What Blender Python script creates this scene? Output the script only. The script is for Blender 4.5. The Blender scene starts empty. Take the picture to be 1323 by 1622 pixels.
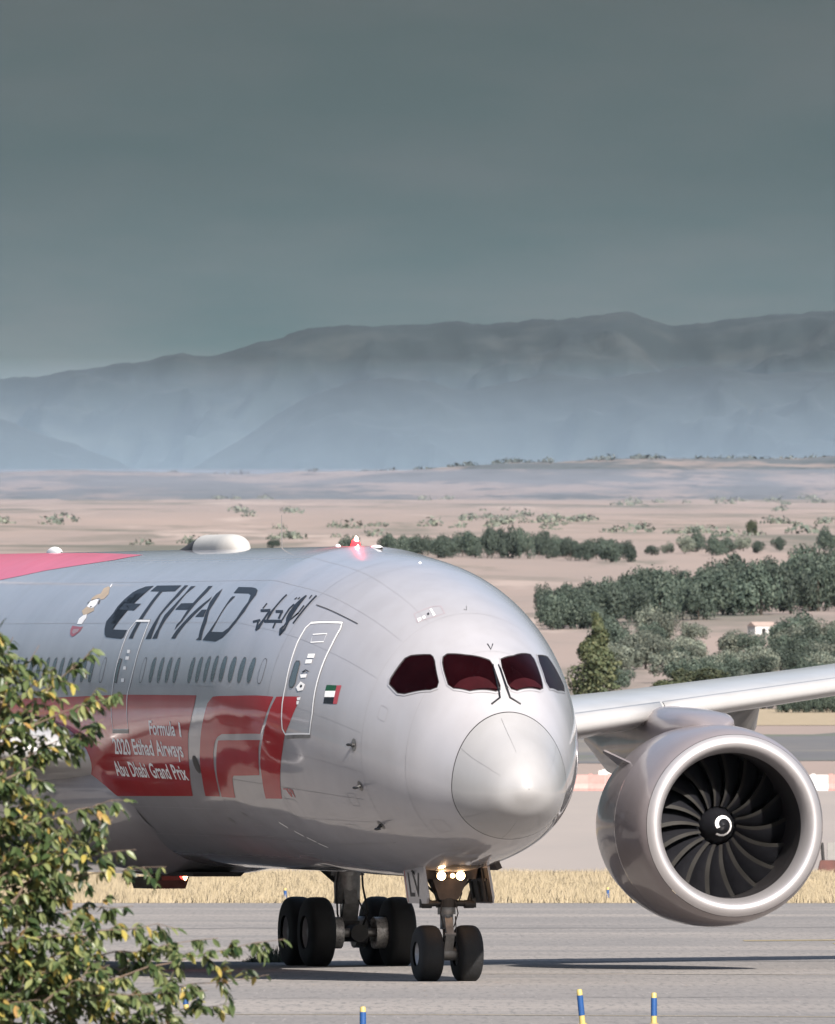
import bpy, bmesh, math, random
import numpy as np
from math import sin, cos, tan, radians, pi, sqrt, exp, atan
from mathutils import Vector, Matrix, noise
random.seed(7); rng = np.random.default_rng(11)
SC = bpy.context.scene
COL = SC.collection

# ------------------------------------------------------------------ camera, sky, sun, exposure
CAM_D, CAM_H, CAM_X = 320.0, 3.65, -0.52
LENS_PX, IMG_W = 28800.0, 1323.0
cam = bpy.data.cameras.new('camera'); cam_o = bpy.data.objects.new('camera', cam); COL.objects.link(cam_o)
cam.sensor_fit = 'HORIZONTAL'; cam.sensor_width = 36.0; cam.lens = 36.0*LENS_PX/IMG_W
cam.clip_start = 1.0; cam.clip_end = 80000.0
cam_o.location = (CAM_X, -CAM_D, CAM_H)
cam_o.rotation_euler = (radians(90)+atan((1226-811)/LENS_PX), 0, 0)
cam.dof.use_dof = True; cam.dof.focus_distance = 318.0; cam.dof.aperture_fstop = 18.5
SC.camera = cam_o

SUN = Vector((0.56, -1.50, 1.05)).normalized()          # direction towards the sun
SUN_EL = math.asin(SUN.z); SUN_AZ = math.atan2(SUN.x, SUN.y)
w = bpy.data.worlds.new('World'); SC.world = w; w.use_nodes = True
nt = w.node_tree; nt.nodes.clear()
out = nt.nodes.new('ShaderNodeOutputWorld'); bg = nt.nodes.new('ShaderNodeBackground')
sky = nt.nodes.new('ShaderNodeTexSky'); sky.sky_type = 'NISHITA'; sky.sun_disc = False
sky.sun_elevation = SUN_EL; sky.sun_rotation = SUN_AZ; sky.dust_density = 1.5; sky.air_density = 1.0
tc = nt.nodes.new('ShaderNodeTexCoord'); mp = nt.nodes.new('ShaderNodeMapping'); mp.inputs['Scale'].default_value = (22, 22, 95)
mp.inputs['Rotation'].default_value = (0.0, 0.9, 0.25)
nz = nt.nodes.new('ShaderNodeTexNoise'); nz.inputs['Scale'].default_value = 1.6; nz.inputs['Detail'].default_value = 7; nz.inputs['Roughness'].default_value = .55
rp = nt.nodes.new('ShaderNodeValToRGB'); rp.color_ramp.elements[0].position = .40; rp.color_ramp.elements[1].position = .62
rp.color_ramp.elements[0].color = (0.68, 0.92, 1.00, 1); rp.color_ramp.elements[1].color = (1.20, 1.18, 1.26, 1)   # thin grey overcast veil
mx = nt.nodes.new('ShaderNodeMix'); mx.data_type = 'RGBA'; pass
L = nt.links.new
L(tc.outputs['Generated'], mp.inputs['Vector']); L(mp.outputs['Vector'], nz.inputs['Vector']); L(nz.outputs['Fac'], rp.inputs['Fac'])
sx_ = nt.nodes.new('ShaderNodeSeparateXYZ'); L(tc.outputs['Generated'], sx_.inputs[0])
vr = nt.nodes.new('ShaderNodeMapRange'); vr.interpolation_type = 'SMOOTHSTEP'   # the haze veil is thickest along the horizon and thins overhead
vr.inputs['From Min'].default_value = 0.05; vr.inputs['From Max'].default_value = 0.38; vr.inputs['To Min'].default_value = .95; vr.inputs['To Max'].default_value = .32
L(sx_.outputs['Z'], vr.inputs['Value']); L(vr.outputs['Result'], mx.inputs['Factor'])
vb = nt.nodes.new('ShaderNodeValToRGB'); vm = nt.nodes.new('ShaderNodeMix'); vm.data_type = 'RGBA'; vm.blend_type = 'MULTIPLY'; vm.inputs['Factor'].default_value = 1
vr2 = nt.nodes.new('ShaderNodeMapRange'); vr2.inputs['From Max'].default_value = .10; L(sx_.outputs['Z'], vr2.inputs['Value']); L(vr2.outputs['Result'], vb.inputs['Fac'])
while len(vb.color_ramp.elements) < 6: vb.color_ramp.elements.new(.5)
for e, (pos, c) in zip(vb.color_ramp.elements, [(0, (1.05, 1.18, 1.16)), (.20, (.95, 1.12, 1.10)), (.25, (.56, .68, .69)), (.33, (.28, .37, .385)), (.44, (.23, .255, .262)), (1, (.42, .45, .48))]): e.position = pos; e.color = (*c, 1)
L(rp.outputs['Color'], vm.inputs['A']); L(vb.outputs['Color'], vm.inputs['B'])
L(sky.outputs['Color'], mx.inputs['A']); L(vm.outputs['Result'], mx.inputs['B']); L(mx.outputs['Result'], bg.inputs['Color'])
bg.inputs['Strength'].default_value = 0.076
L(bg.outputs['Background'], out.inputs['Surface'])
sun = bpy.data.lights.new('sun', 'SUN'); sun.energy = 3.9; sun.angle = radians(.55); sun.color = (1.0, .94, .87)
sun_o = bpy.data.objects.new('sun', sun); COL.objects.link(sun_o); sun_o.rotation_euler = SUN.to_track_quat('Z', 'Y').to_euler()
SC.view_settings.view_transform = 'Standard'; SC.view_settings.look = 'None'; SC.view_settings.gamma = 1
SC.view_settings.exposure = 1.45; SC.view_settings.use_curve_mapping = False
SC.cycles.use_denoising = True; SC.cycles.max_bounces = 8; SC.cycles.volume_bounces = 0; SC.cycles.transparent_max_bounces = 12
SC.cycles.sample_clamp_indirect = 6.0

# ------------------------------------------------------------------ helpers
def tag(o, label=None, cat=None, group=None, kind=None):
    for k, v in (('label', label), ('category', cat), ('group', group), ('kind', kind)):
        if v: o[k] = v
    return o
def link(o, parent=None):
    COL.objects.link(o)
    if parent is not None: o.parent = parent
    return o
def empty(name, loc=(0, 0, 0), rz=0, parent=None):
    o = bpy.data.objects.new(name, None); o.location = loc; o.rotation_euler = (0, 0, rz); o.empty_display_size = .3
    return link(o, parent)
def mesh_obj(name, verts, faces, mat, parent=None, smooth=False, autosmooth=None):
    me = bpy.data.meshes.new(name); me.from_pydata([tuple(map(float, v)) for v in verts], [], [tuple(map(int, f)) for f in faces])
    for m in (mat if isinstance(mat, (list, tuple)) else [mat]): me.materials.append(m)
    if smooth: me.polygons.foreach_set('use_smooth', [True]*len(me.polygons))
    me.update()
    if autosmooth: me.set_sharp_from_angle(angle=radians(autosmooth))
    return link(bpy.data.objects.new(name, me), parent)
def np_obj(name, V, Fq, mat, parent=None, smooth=False):
    """fast mesh of equal sized faces"""
    V = np.asarray(V, np.float32); Fq = np.asarray(Fq, np.int32); k = Fq.shape[1]
    me = bpy.data.meshes.new(name); me.vertices.add(len(V)); me.vertices.foreach_set('co', V.ravel())
    me.loops.add(Fq.size); me.loops.foreach_set('vertex_index', Fq.ravel())
    me.polygons.add(len(Fq)); me.polygons.foreach_set('loop_start', np.arange(0, Fq.size, k, dtype=np.int32))
    me.polygons.foreach_set('loop_total', np.full(len(Fq), k, np.int32))
    if smooth: me.polygons.foreach_set('use_smooth', np.ones(len(Fq), bool))
    for m in (mat if isinstance(mat, (list, tuple)) else [mat]): me.materials.append(m)
    me.update(calc_edges=True); me.validate()
    return link(bpy.data.objects.new(name, me), parent)
class MB:
    """collects simple solids into one mesh"""
    def __init__(s): s.v = []; s.f = []; s.mi = []; s.m = 0
    def add(s, vs, fs):
        b = len(s.v); s.v += [tuple(v) for v in vs]; s.f += [tuple(i+b for i in f) for f in fs]; s.mi += [s.m]*len(fs); return s
    def box(s, c, d, R=None, taper=1.0, bev=0.0):
        x, y, z = d[0]/2, d[1]/2, d[2]/2; vs = []
        for k in (-1, 1):
            t = taper if k > 0 else 1.0
            for (i, j) in ((-1, -1), (1, -1), (1, 1), (-1, 1)): vs.append(Vector((i*x*t, j*y*t, k*z)))
        if R is not None: vs = [R @ v for v in vs]
        vs = [v+Vector(c) for v in vs]
        return s.add(vs, [(3, 2, 1, 0), (4, 5, 6, 7), (0, 1, 5, 4), (1, 2, 6, 5), (2, 3, 7, 6), (3, 0, 4, 7)])
    def tube(s, pts, r, n=12, cap=True):
        pts = [Vector(p) for p in pts]; rs = r if isinstance(r, (list, tuple)) else [r]*len(pts); vs = []
        ref = None
        for i, p in enumerate(pts):
            t = (pts[min(i+1, len(pts)-1)]-pts[max(i-1, 0)]).normalized()
            if ref is None: ref = t.orthogonal().normalized()
            u = (ref-t*ref.dot(t)); u = u.normalized() if u.length > 1e-6 else t.orthogonal().normalized(); ref = u; q = t.cross(u)
            for k in range(n):
                a = 2*pi*k/n; vs.append(p+(u*cos(a)+q*sin(a))*rs[i])
        fs = [(i*n+k, i*n+(k+1) % n, (i+1)*n+(k+1) % n, (i+1)*n+k) for i in range(len(pts)-1) for k in range(n)]
        if cap: fs += [tuple(range(n-1, -1, -1)), tuple((len(pts)-1)*n+k for k in range(n))]
        return s.add(vs, fs)
    def lathe(s, prof, n, o=(0, 0, 0), ax=(1, 0, 0), up=(0, 0, 1), closed=False):
        """prof: (along, radius)"""
        A = Vector(ax).normalized(); U = Vector(up).normalized(); W = A.cross(U); o = Vector(o); vs = []
        for (t, r) in prof:
            for k in range(n):
                a = 2*pi*k/n; vs.append(o+A*t+(U*cos(a)+W*sin(a))*r)
        m = len(prof); fs = [(i*n+k, i*n+(k+1) % n, ((i+1) % m)*n+(k+1) % n, ((i+1) % m)*n+k) for i in range(m if closed else m-1) for k in range(n)]
        return s.add(vs, fs)
    def build(s, name, mats, parent=None, smooth=None):
        o = mesh_obj(name, s.v, s.f, mats, parent)
        o.data.polygons.foreach_set('material_index', s.mi)
        if smooth is not None:
            o.data.polygons.foreach_set('use_smooth', [True]*len(o.data.polygons)); o.data.set_sharp_from_angle(angle=radians(smooth))
        return o
def outward(o):
    bm = bmesh.new(); bm.from_mesh(o.data); bmesh.ops.recalc_face_normals(bm, faces=bm.faces[:]); bm.to_mesh(o.data); bm.free(); return o
def copy_obj(o, parent=None):
    c = o.copy(); return link(c, parent) if parent is not None else link(c)
def copy_tree(o, parent=None):
    c = o.copy(); COL.objects.link(c); c.parent = parent
    for ch in list(o.children): copy_tree(ch, c)
    return c

# ------------------------------------------------------------------ materials
def mat(name, col, rough=.6, metal=0.0, coat=0.0, var=.12, scale=3.0, bump=0.0, bscale=None, col2=None, stretch=(1, 1, 1), detail=5, spec=.5, coat_rough=.05, coord='Object', k=.6):
    m = bpy.data.materials.new(name); m.use_nodes = True; n = m.node_tree; p = n.nodes['Principled BSDF']
    col = tuple(c*k for c in col); col2 = tuple(c*k for c in col2) if col2 else None
    t = n.nodes.new('ShaderNodeTexCoord'); mpn = n.nodes.new('ShaderNodeMapping'); mpn.inputs['Scale'].default_value = stretch
    z = n.nodes.new('ShaderNodeTexNoise'); z.inputs['Scale'].default_value = scale; z.inputs['Detail'].default_value = detail; z.inputs['Roughness'].default_value = .6
    r = n.nodes.new('ShaderNodeValToRGB'); r.color_ramp.elements[0].position = .3; r.color_ramp.elements[1].position = .7
    a = col2 if col2 else tuple(c*(1-var) for c in col)
    b = col if col2 else tuple(min(1, c*(1+var)) for c in col)
    r.color_ramp.elements[0].color = (*a, 1); r.color_ramp.elements[1].color = (*b, 1)
    n.links.new(t.outputs[coord], mpn.inputs[0]); n.links.new(mpn.outputs[0], z.inputs['Vector']); n.links.new(z.outputs['Fac'], r.inputs['Fac']); n.links.new(r.outputs['Color'], p.inputs['Base Color'])
    p.inputs['Roughness'].default_value = rough; p.inputs['Metallic'].default_value = metal
    p.inputs['Coat Weight'].default_value = coat; p.inputs['Coat Roughness'].default_value = coat_rough; p.inputs['Specular IOR Level'].default_value = spec
    if bump:
        z2 = n.nodes.new('ShaderNodeTexNoise'); z2.inputs['Scale'].default_value = bscale or scale*6; z2.inputs['Detail'].default_value = 4
        bp = n.nodes.new('ShaderNodeBump'); bp.inputs['Strength'].default_value = bump; bp.inputs['Distance'].default_value = .05
        n.links.new(mpn.outputs[0], z2.inputs['Vector']); n.links.new(z2.outputs['Fac'], bp.inputs['Height']); n.links.new(bp.outputs['Normal'], p.inputs['Normal'])
    return m
def emis(name, col, strength):
    m = bpy.data.materials.new(name); m.use_nodes = True; p = m.node_tree.nodes['Principled BSDF']
    p.inputs['Base Color'].default_value = (*col, 1); p.inputs['Emission Color'].default_value = (*col, 1); p.inputs['Emission Strength'].default_value = strength
    return m
def volume_mat(name, dens, col, aniso=0.0):
    m = bpy.data.materials.new(name); m.use_nodes = True; n = m.node_tree; n.nodes.clear()
    o = n.nodes.new('ShaderNodeOutputMaterial'); v = n.nodes.new('ShaderNodeVolumePrincipled')
    v.inputs['Density'].default_value = dens; v.inputs['Color'].default_value = (*col, 1); v.inputs['Anisotropy'].default_value = aniso
    n.links.new(v.outputs['Volume'], o.inputs['Volume']); return m
def leaf_mat(name, cols, rough=.5, transl=.3, k=.6, vary=.35):
    """random colour per leaf (mesh island), some light through the leaf"""
    m = bpy.data.materials.new(name); m.use_nodes = True; n = m.node_tree; p = n.nodes['Principled BSDF']
    g = n.nodes.new('ShaderNodeNewGeometry'); oi = n.nodes.new('ShaderNodeObjectInfo'); ad = n.nodes.new('ShaderNodeMath'); ad.operation = 'ADD'
    fr = n.nodes.new('ShaderNodeMath'); fr.operation = 'FRACT'
    n.links.new(g.outputs['Random Per Island'], ad.inputs[0]); n.links.new(oi.outputs['Random'], ad.inputs[1]); n.links.new(ad.outputs[0], fr.inputs[0])
    r = n.nodes.new('ShaderNodeValToRGB'); r.color_ramp.interpolation = 'LINEAR'
    while len(r.color_ramp.elements) < len(cols): r.color_ramp.elements.new(.5)
    for e, (pos, c) in zip(r.color_ramp.elements, cols): e.position = pos; e.color = (*[q*k for q in c], 1)
    hv = n.nodes.new('ShaderNodeHueSaturation'); mr = n.nodes.new('ShaderNodeMapRange'); mr.inputs['To Min'].default_value = 1-vary; mr.inputs['To Max'].default_value = 1+vary   # each plant a little lighter or darker
    n.links.new(oi.outputs['Random'], mr.inputs['Value']); n.links.new(mr.outputs['Result'], hv.inputs['Value'])
    n.links.new(fr.outputs[0], r.inputs['Fac']); n.links.new(r.outputs['Color'], hv.inputs['Color']); n.links.new(hv.outputs['Color'], p.inputs['Base Color'])
    p.inputs['Roughness'].default_value = rough; p.inputs['Specular IOR Level'].default_value = .35
    tr = n.nodes.new('ShaderNodeBsdfTranslucent'); mxs = n.nodes.new('ShaderNodeMixShader'); mxs.inputs[0].default_value = transl
    n.links.new(hv.outputs['Color'], tr.inputs['Color']); n.links.new(p.outputs[0], mxs.inputs[1]); n.links.new(tr.outputs[0], mxs.inputs[2])
    n.links.new(mxs.outputs[0], n.nodes['Material Output'].inputs['Surface']); return m
# outlines of the livery and the openings on the fuselage skin: (metres aft of the nose tip, degrees round the section: 90 top, 180 starboard)
TR = {
'glare1': [[2.13, 124.59], [2.147, 118.73], [2.102, 111.5], [2.039, 104.75], [1.932, 98.59], [1.737, 93.59], [1.899, 115.72]] ,
'glare2': [[1.814, 84.11], [1.957, 77.38], [2.091, 68.48], [2.177, 59.91], [2.196, 53.64], [2.132, 54.21], [1.765, 77.67]] ,
'etihad': [[[19.134,130.328],[19.686,130.639],[20.038,132.313],[20.21,133.884],[20.342,137.249],[20.404,140.602],[20.363,143.805],[20.469,147.305],[20.272,150.406],[20.061,152.6],[19.849,153.816],[18.656,154.502],[18.513,153.84],[18.532,150.949],[19.093,150.852],[19.612,150.7],[19.9,149.584],[20.108,147.604],[20.232,144.702],[20.266,141.693],[20.209,138.236],[20.036,135.103],[19.804,133.222],[19.184,133.35]],[[20.08,139.206],[18.793,139.451],[18.931,142.529],[20.133,142.159]],[[18.897,130.241],[17.085,130.252],[17.093,133.369],[18.022,133.457],[17.888,141.066],[17.839,146.551],[17.82,152.379],[17.79,154.383],[18.09,154.378],[18.086,149.64],[18.115,146.539],[18.139,141.05],[18.259,133.366],[18.951,133.231]],[[16.829,130.279],[16.579,130.306],[16.489,135.901],[16.671,144.577],[16.409,154.537],[16.806,154.531],[16.82,144.57],[16.742,136.212]],[[16.295,130.886],[15.974,130.738],[16.081,134.594],[16.01,142.24],[16.083,147.19],[16.082,151.068],[15.974,154.412],[16.321,154.406],[16.288,149.97],[16.389,144.882],[16.229,140.088],[16.182,134.923]],[[15.807,139.493],[14.952,139.394],[14.873,142.453],[15.897,142.306]],[[15.004,130.84],[14.707,130.872],[14.638,134.719],[14.711,139.254],[14.746,142.907],[14.793,147.24],[14.948,150.009],[14.989,151.096],[15.06,148.905],[14.941,147.234],[14.956,143.193],[14.957,139.237],[14.936,135.03],[14.964,132.099]],[[13.975,136.17],[13.894,138.049],[14.081,142.347],[14.296,146.411],[14.484,149.749],[14.619,153.511],[14.618,154.432],[14.937,154.428],[14.842,151.1],[14.674,148.363],[14.49,144.681],[14.278,141.131],[14.034,137.72]],[[13.755,132.394],[13.538,135.645],[13.395,139.651],[13.325,142.98],[12.973,147.862],[12.861,151.413],[12.679,155.103],[13.079,154.972],[12.962,154.06],[13.104,151.409],[13.275,147.295],[13.52,142.971],[13.769,139.004],[13.852,135.121]],[[13.916,142.505],[13.569,142.434],[13.437,145.591],[14.048,145.565]],[[12.71,131.612],[11.711,131.879],[11.345,132.433],[11.075,133.484],[10.876,135.799],[10.831,139.421],[10.75,143.263],[10.849,148.408],[11.004,151.681],[11.224,154.052],[11.623,155.612],[12.582,155.103],[12.402,151.151],[12.334,147.043],[12.41,142.134],[12.508,137.187],[12.472,136.382],[12.277,136.396],[12.343,140.327],[12.298,143.905],[12.236,148.435],[12.242,151.821],[11.411,151.954],[11.144,150.213],[10.981,146.221],[11,141.886],[11.004,139.157],[11.232,135.973],[11.513,134.969],[12.627,134.72]]],
'arabic': [[[7.928,129.687],[7.902,134.18],[7.881,138.759],[7.891,143.297],[7.805,143.51],[7.792,138.983],[7.809,134.441],[7.83,129.98]],[[8.129,130.166],[8.089,131.909],[8.015,132.093],[8.052,130.354]],[[8.031,135.247],[8,138.68],[8.091,141.254],[8.225,143.313],[8.228,145.607],[8.145,145.779],[8.143,143.587],[8.011,141.583],[7.918,138.929],[7.945,135.449]],[[8.368,130.858],[8.426,132.929],[8.458,135.654],[8.418,139.713],[8.351,142.024],[8.114,144.933],[8.088,146.221],[8.185,148.996],[8.111,149.228],[8.012,146.403],[8.044,144.874],[8.276,142.001],[8.335,139.882],[8.37,135.901],[8.336,133.26],[8.277,131.223]],[[8.096,146.169],[8.194,148.967],[8.102,149.256],[8.004,146.455]],[[8.259,145.265],[8.319,146.769],[8.171,149.064],[8.102,148.969],[8.241,146.83],[8.183,145.529]],[[8.653,134.141],[8.63,133.078],[8.7,132.818],[8.722,133.883]],[[8.508,133.68],[8.499,132.682],[8.569,132.445],[8.577,133.444]],[[8.546,135.787],[8.594,138.014],[8.528,142.26],[8.522,143.952],[8.43,144.148],[8.435,142.449],[8.496,138.263],[8.446,136.133]],[[8.475,143.22],[9.415,144.736],[9.316,145.834],[8.379,144.31]],[[8.869,139.775],[8.75,143.054],[8.625,143.196],[8.74,139.925]],[[9.063,141.133],[8.69,140.467],[8.799,139.403],[9.173,140.066]],[[9.373,132.591],[9.379,134.465],[9.369,139.026],[9.394,141.855],[9.292,144.828],[9.201,144.933],[9.299,142.047],[9.272,139.303],[9.277,134.768],[9.269,132.932]],[[9.938,138.143],[9.935,140.522],[9.859,140.711],[9.861,138.335]],[[9.872,142.111],[9.392,141.058],[9.502,140.066],[9.974,141.159]],[[9.519,140.831],[9.502,144.615],[9.481,148.002],[9.585,149.07],[9.481,149.547],[9.364,148.31],[9.382,144.864],[9.395,141.109]],[[9.878,146.854],[9.558,145.569],[9.658,144.808],[9.974,146.113]],[[9.711,146.012],[9.559,149.159],[9.457,149.175],[9.612,146.012]],[[8.776,144.839],[8.714,147.111],[8.623,147.202],[8.683,144.933]]],
'gutter': [[[7.493,133.696],[6.59,133.411],[5.528,133.029],[5.536,132.708],[6.601,133.1],[7.508,133.381]]],
'red': [[[12.016,175.217],[12.112,178.411],[12.396,183.854],[12.698,188.696],[13.002,195.919],[13.297,202.039],[14.023,212.61],[19.578,213.604],[25.013,213.786],[24.326,207.157],[23.734,199.884],[23.107,186.283],[23.056,176.734],[17.695,175.245]],[[10.837,175.55],[7.476,170.946],[7.7,176.755],[7.892,181.663],[8.091,185.473],[10.337,188.257],[10.618,189.426],[10.858,191.351],[11.183,195.672],[11.429,200.734],[11.735,207.412],[12.03,212.429],[13.081,212.439],[12.643,205.43],[12.408,200.204],[12.025,193.492],[11.698,186.979],[11.39,181.518],[11.196,178.002]],[[10.632,190.826],[8.129,187.855],[8.265,190.545],[8.412,195.106],[8.667,201.588],[10.304,203.436],[10.437,204.443],[10.652,207.818],[10.958,212.769],[11.917,212.595],[11.635,207.393],[11.337,201.742],[10.989,196.301],[10.741,192.264]],[[7.349,170.654],[6.357,167.917],[6.426,171.642],[6.662,178.224],[6.869,182.821],[7.072,189.516],[7.315,195.913],[7.646,203.573],[7.954,210.304],[8.962,211.248],[8.586,202.913],[8.409,197.49],[8.164,191.412],[7.971,187.112],[7.733,180.7],[7.578,175.865]]],
'tm': [[[7.644,206.075],[7.364,205.692],[7.339,205.208],[7.618,205.594]],[[7.497,205.785],[7.405,208.805],[7.343,208.452],[7.437,205.439]],[[7.324,205.389],[7.386,208.892],[7.34,208.72],[7.279,205.217]],[[7.278,205.352],[7.249,207.775],[7.203,207.539],[7.234,205.119]],[[7.214,207.243],[7.152,205.821],[7.195,205.914],[7.257,207.333]],[[7.23,205.646],[7.236,208.902],[7.189,208.688],[7.185,205.435]]],
'em_gold': [[[22.578,134.121],[22.76,131.344],[22.58,130.167],[22.368,130.909],[21.948,134.4],[21.937,136.798],[22.142,137.208],[22.394,136.333],[22.533,136.752],[22.739,137.163],[22.822,138.003],[22.926,136.292],[22.813,134.77]],[[22.902,142.464],[22.758,140.478],[22.389,141.304],[22.176,140.917],[21.975,142.514],[22.315,144.05],[22.567,144.421]]],
'em_white': [[[22.822,138.003],[22.503,136.968],[22.308,137.196],[22.135,139.705],[22.176,140.917],[22.389,141.304],[22.758,140.478]],[[22.442,130.423],[22.553,128.445],[22.39,129.701],[22.301,130.916]],[[22.544,144.614],[22.315,144.05],[22.18,145.768],[22.223,148.362],[22.587,148.349],[22.688,145.934]]],
'em_dark': [[[22.146,137.42],[21.991,139.305],[22.047,139.507],[22.212,137.415]],[[22.519,140.291],[22.327,140.505],[22.455,141.3]],[[22.941,138.829],[22.769,136.948],[22.743,137.375],[22.866,139.144]]],
'em_red': [[[22.873,149.069],[22.156,149.634],[22.028,149.277],[22.06,151.246],[22.306,153.174],[22.464,153.606],[22.685,152.642],[22.84,150.691]]],
'em_pink': [[[22.626,150.518],[22.182,150.352],[22.191,151.597],[22.437,152.472],[22.619,151.763]]],
'swoosh': [[[24.428,104.822],[25.518,110.577],[26.713,113.644],[27.993,116.373],[29.308,119.048],[30.525,122.434],[31.861,125.312],[33.602,131.662],[36.786,113.472],[41.219,91.5],[38.391,91.5],[34.694,91.5],[29.276,100.37]]],
'door1': [[[7.13,141.346],[6.049,136.061],[5.974,138.162],[5.898,145.3],[5.864,154.912],[5.825,163.805],[5.777,172.295],[5.821,179.662],[6.859,182.755],[6.967,181.198],[7.002,177.531],[7.019,172.637],[7.016,165.11],[7.095,156.661],[7.176,149.562],[7.194,143.486]]],
'door1win': [[[6.9,156.285],[6.776,155.879],[6.718,156.81],[6.658,164.062],[6.742,165.6],[6.853,165.71],[6.904,163.945],[6.92,157.018]]],
'door1win_a': [[[6.763,144.919],[6.286,142.425],[6.229,145.36],[6.676,147.548]]],
'd1m': [[[6.552,152.091],[6.298,150.983],[6.268,152.61],[6.527,153.626]],[[6.543,154.377],[6.307,153.378],[6.276,154.831],[6.513,155.82]],[[6.554,160.253],[6.292,159.111],[6.294,160.451],[6.49,161.352]],[[6.458,168.557],[6.308,167.874],[6.311,168.946],[6.424,169.51]],[[6.444,169.781],[6.34,169.463],[6.352,170.766],[6.432,171.01]]],
'd1dark': [[[6.474,159.279],[6.379,158.087],[6.261,158.291],[6.251,157.87],[6.399,157.711],[6.511,159.04]],[[6.397,163.439],[6.325,163.847],[6.363,164.623],[6.433,164.291]]],
'd1h': [[[6.451,162.531],[6.253,162.944],[6.274,165.187],[6.47,166.258],[6.577,165.097]]],
'd1sill': [[[6.873,184.932],[5.799,181.707],[5.8,180.207],[6.866,183.515]]],
'fl_g': [[[5.444,160.021],[5.089,158.566],[5.074,160.724],[5.436,162.344]]],
'fl_w': [[[5.436,162.344],[5.074,160.724],[5.06,163.131],[5.41,164.65]]],
'fl_k': [[[5.41,164.65],[5.06,163.131],[5.05,165.793],[5.396,166.984]]],
'fl_r': [[[5.089,158.566],[4.926,157.746],[4.909,165.154],[5.05,165.793]]],
'door2': [[[18.211,147.603],[17.225,147.64],[17.082,153.231],[17.035,156.689],[16.948,164.979],[16.988,170.584],[17.117,175.319],[17.116,181.581],[17.094,187.466],[18.214,187.556],[18.231,183.222],[18.239,177.727],[18.219,170.622],[18.262,160.058],[18.359,150.982]]],
'door2win': [[[18.16,162.133],[18.003,162.543],[18.013,167.419],[18.009,171.013],[18.17,170.621],[18.214,166.618]]],
'd2m': [[[17.808,158.801],[17.611,158.801],[17.572,160.057],[17.769,160.058]],[[17.768,161.304],[17.522,161.303],[17.478,162.539],[17.724,162.541]],[[17.718,164.991],[17.537,164.988],[17.493,166.201],[17.706,166.205]],[[17.685,169.412],[17.472,169.406],[17.458,170.757],[17.671,170.764]]],
'd2sill': [[[18.294,189.148],[17.09,189.046],[17.049,187.62],[18.251,187.717]]],
'hatch': [[[4.442,114.21],[4.419,105.076],[4.356,101.509],[4.033,102.383],[4.035,107.581],[4.128,115.98]]],
'hatch_m': [[[4.237,114.713],[4.215,112.987],[4.124,114.023],[4.123,115.58]],[[4.219,112.229],[4.206,111.048],[4.114,111.609],[4.128,112.797]],[[4.36,106.896],[4.368,105.977],[4.079,106.682],[4.067,107.863]]],
'hatch_k': [[[4.239,109.568],[4.259,108.491],[4.189,108.695],[4.169,109.776]]],
'vmark': [[[2.777,90.008],[2.576,89.319],[2.794,85.662],[2.803,86.272],[2.612,88.963],[2.798,89.187]]],
'vmark2': [[[4.059,92.036],[4.025,90.695],[4.236,89.137],[4.235,89.477],[4.042,90.832],[4.086,91.727]]],
'w0': [[[3.527,133.052],[3.455,130.197],[3.094,122.748],[3.006,122.568],[2.893,123.483],[2.435,130.346],[2.393,133.003],[2.486,136.658],[3.025,146.605],[3.195,148.097],[3.517,146.946],[3.552,144.818]]],
'w1': [[[2.824,118.185],[2.824,115.312],[2.555,106.405],[2.372,97.448],[2.291,93.19],[2.178,92.148],[1.805,91.291],[1.729,92.306],[1.712,96.488],[1.892,115.889],[2.123,125.067],[2.238,126.568],[2.527,123.313],[2.712,120.718]]],
'w2': [[[2.32,85.055],[2.518,74.451],[2.891,63.272],[2.998,59.599],[2.932,57.865],[2.26,52.784],[2.185,52.605],[2.068,55.857],[1.752,77.791],[1.757,82.65],[1.844,84.467],[2.15,85.771]]],
'w3': [[[3.239,53.82],[3.793,44.278],[3.753,39.138],[3.672,30.841],[3.414,30.535],[2.803,38.06],[2.407,46.194],[2.459,49.199],[2.987,53.419]]],
'probe1': [4.149,177.898],
'probe2': [4.112,197.756],
'probe3': [4.112,219.963],
'satfront': [21.89,97.494],
'beacon': [10.424,96.642],
'ant1': [16.312,94.443],
'ant2': [9.91,91.686],
'wiperbase1': [1.609,91.34],
'wiperbase2': [1.612,86.215],
'd_l0': [1.289,153.986],
'd_l1': [0.294,144.891],
'd_t0': [1.061,88.991],
'd_t1': [0.636,47.5],
'd_b0': [0.097,305.336],
'd_b1': [0.539,308.658],
'dark_oval': [12.635,199.982],
'txt_f': [15.449,184.032],
'txt_f2': [13.041,189.9],
'txt_20a': [18.288,191.528],
'txt_20b': [13.49,197.51],
'txt_Aa': [18.801,200.04],
'txt_Ab': [14.016,206.479],
'band0': [13.978,211.837]
}
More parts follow.
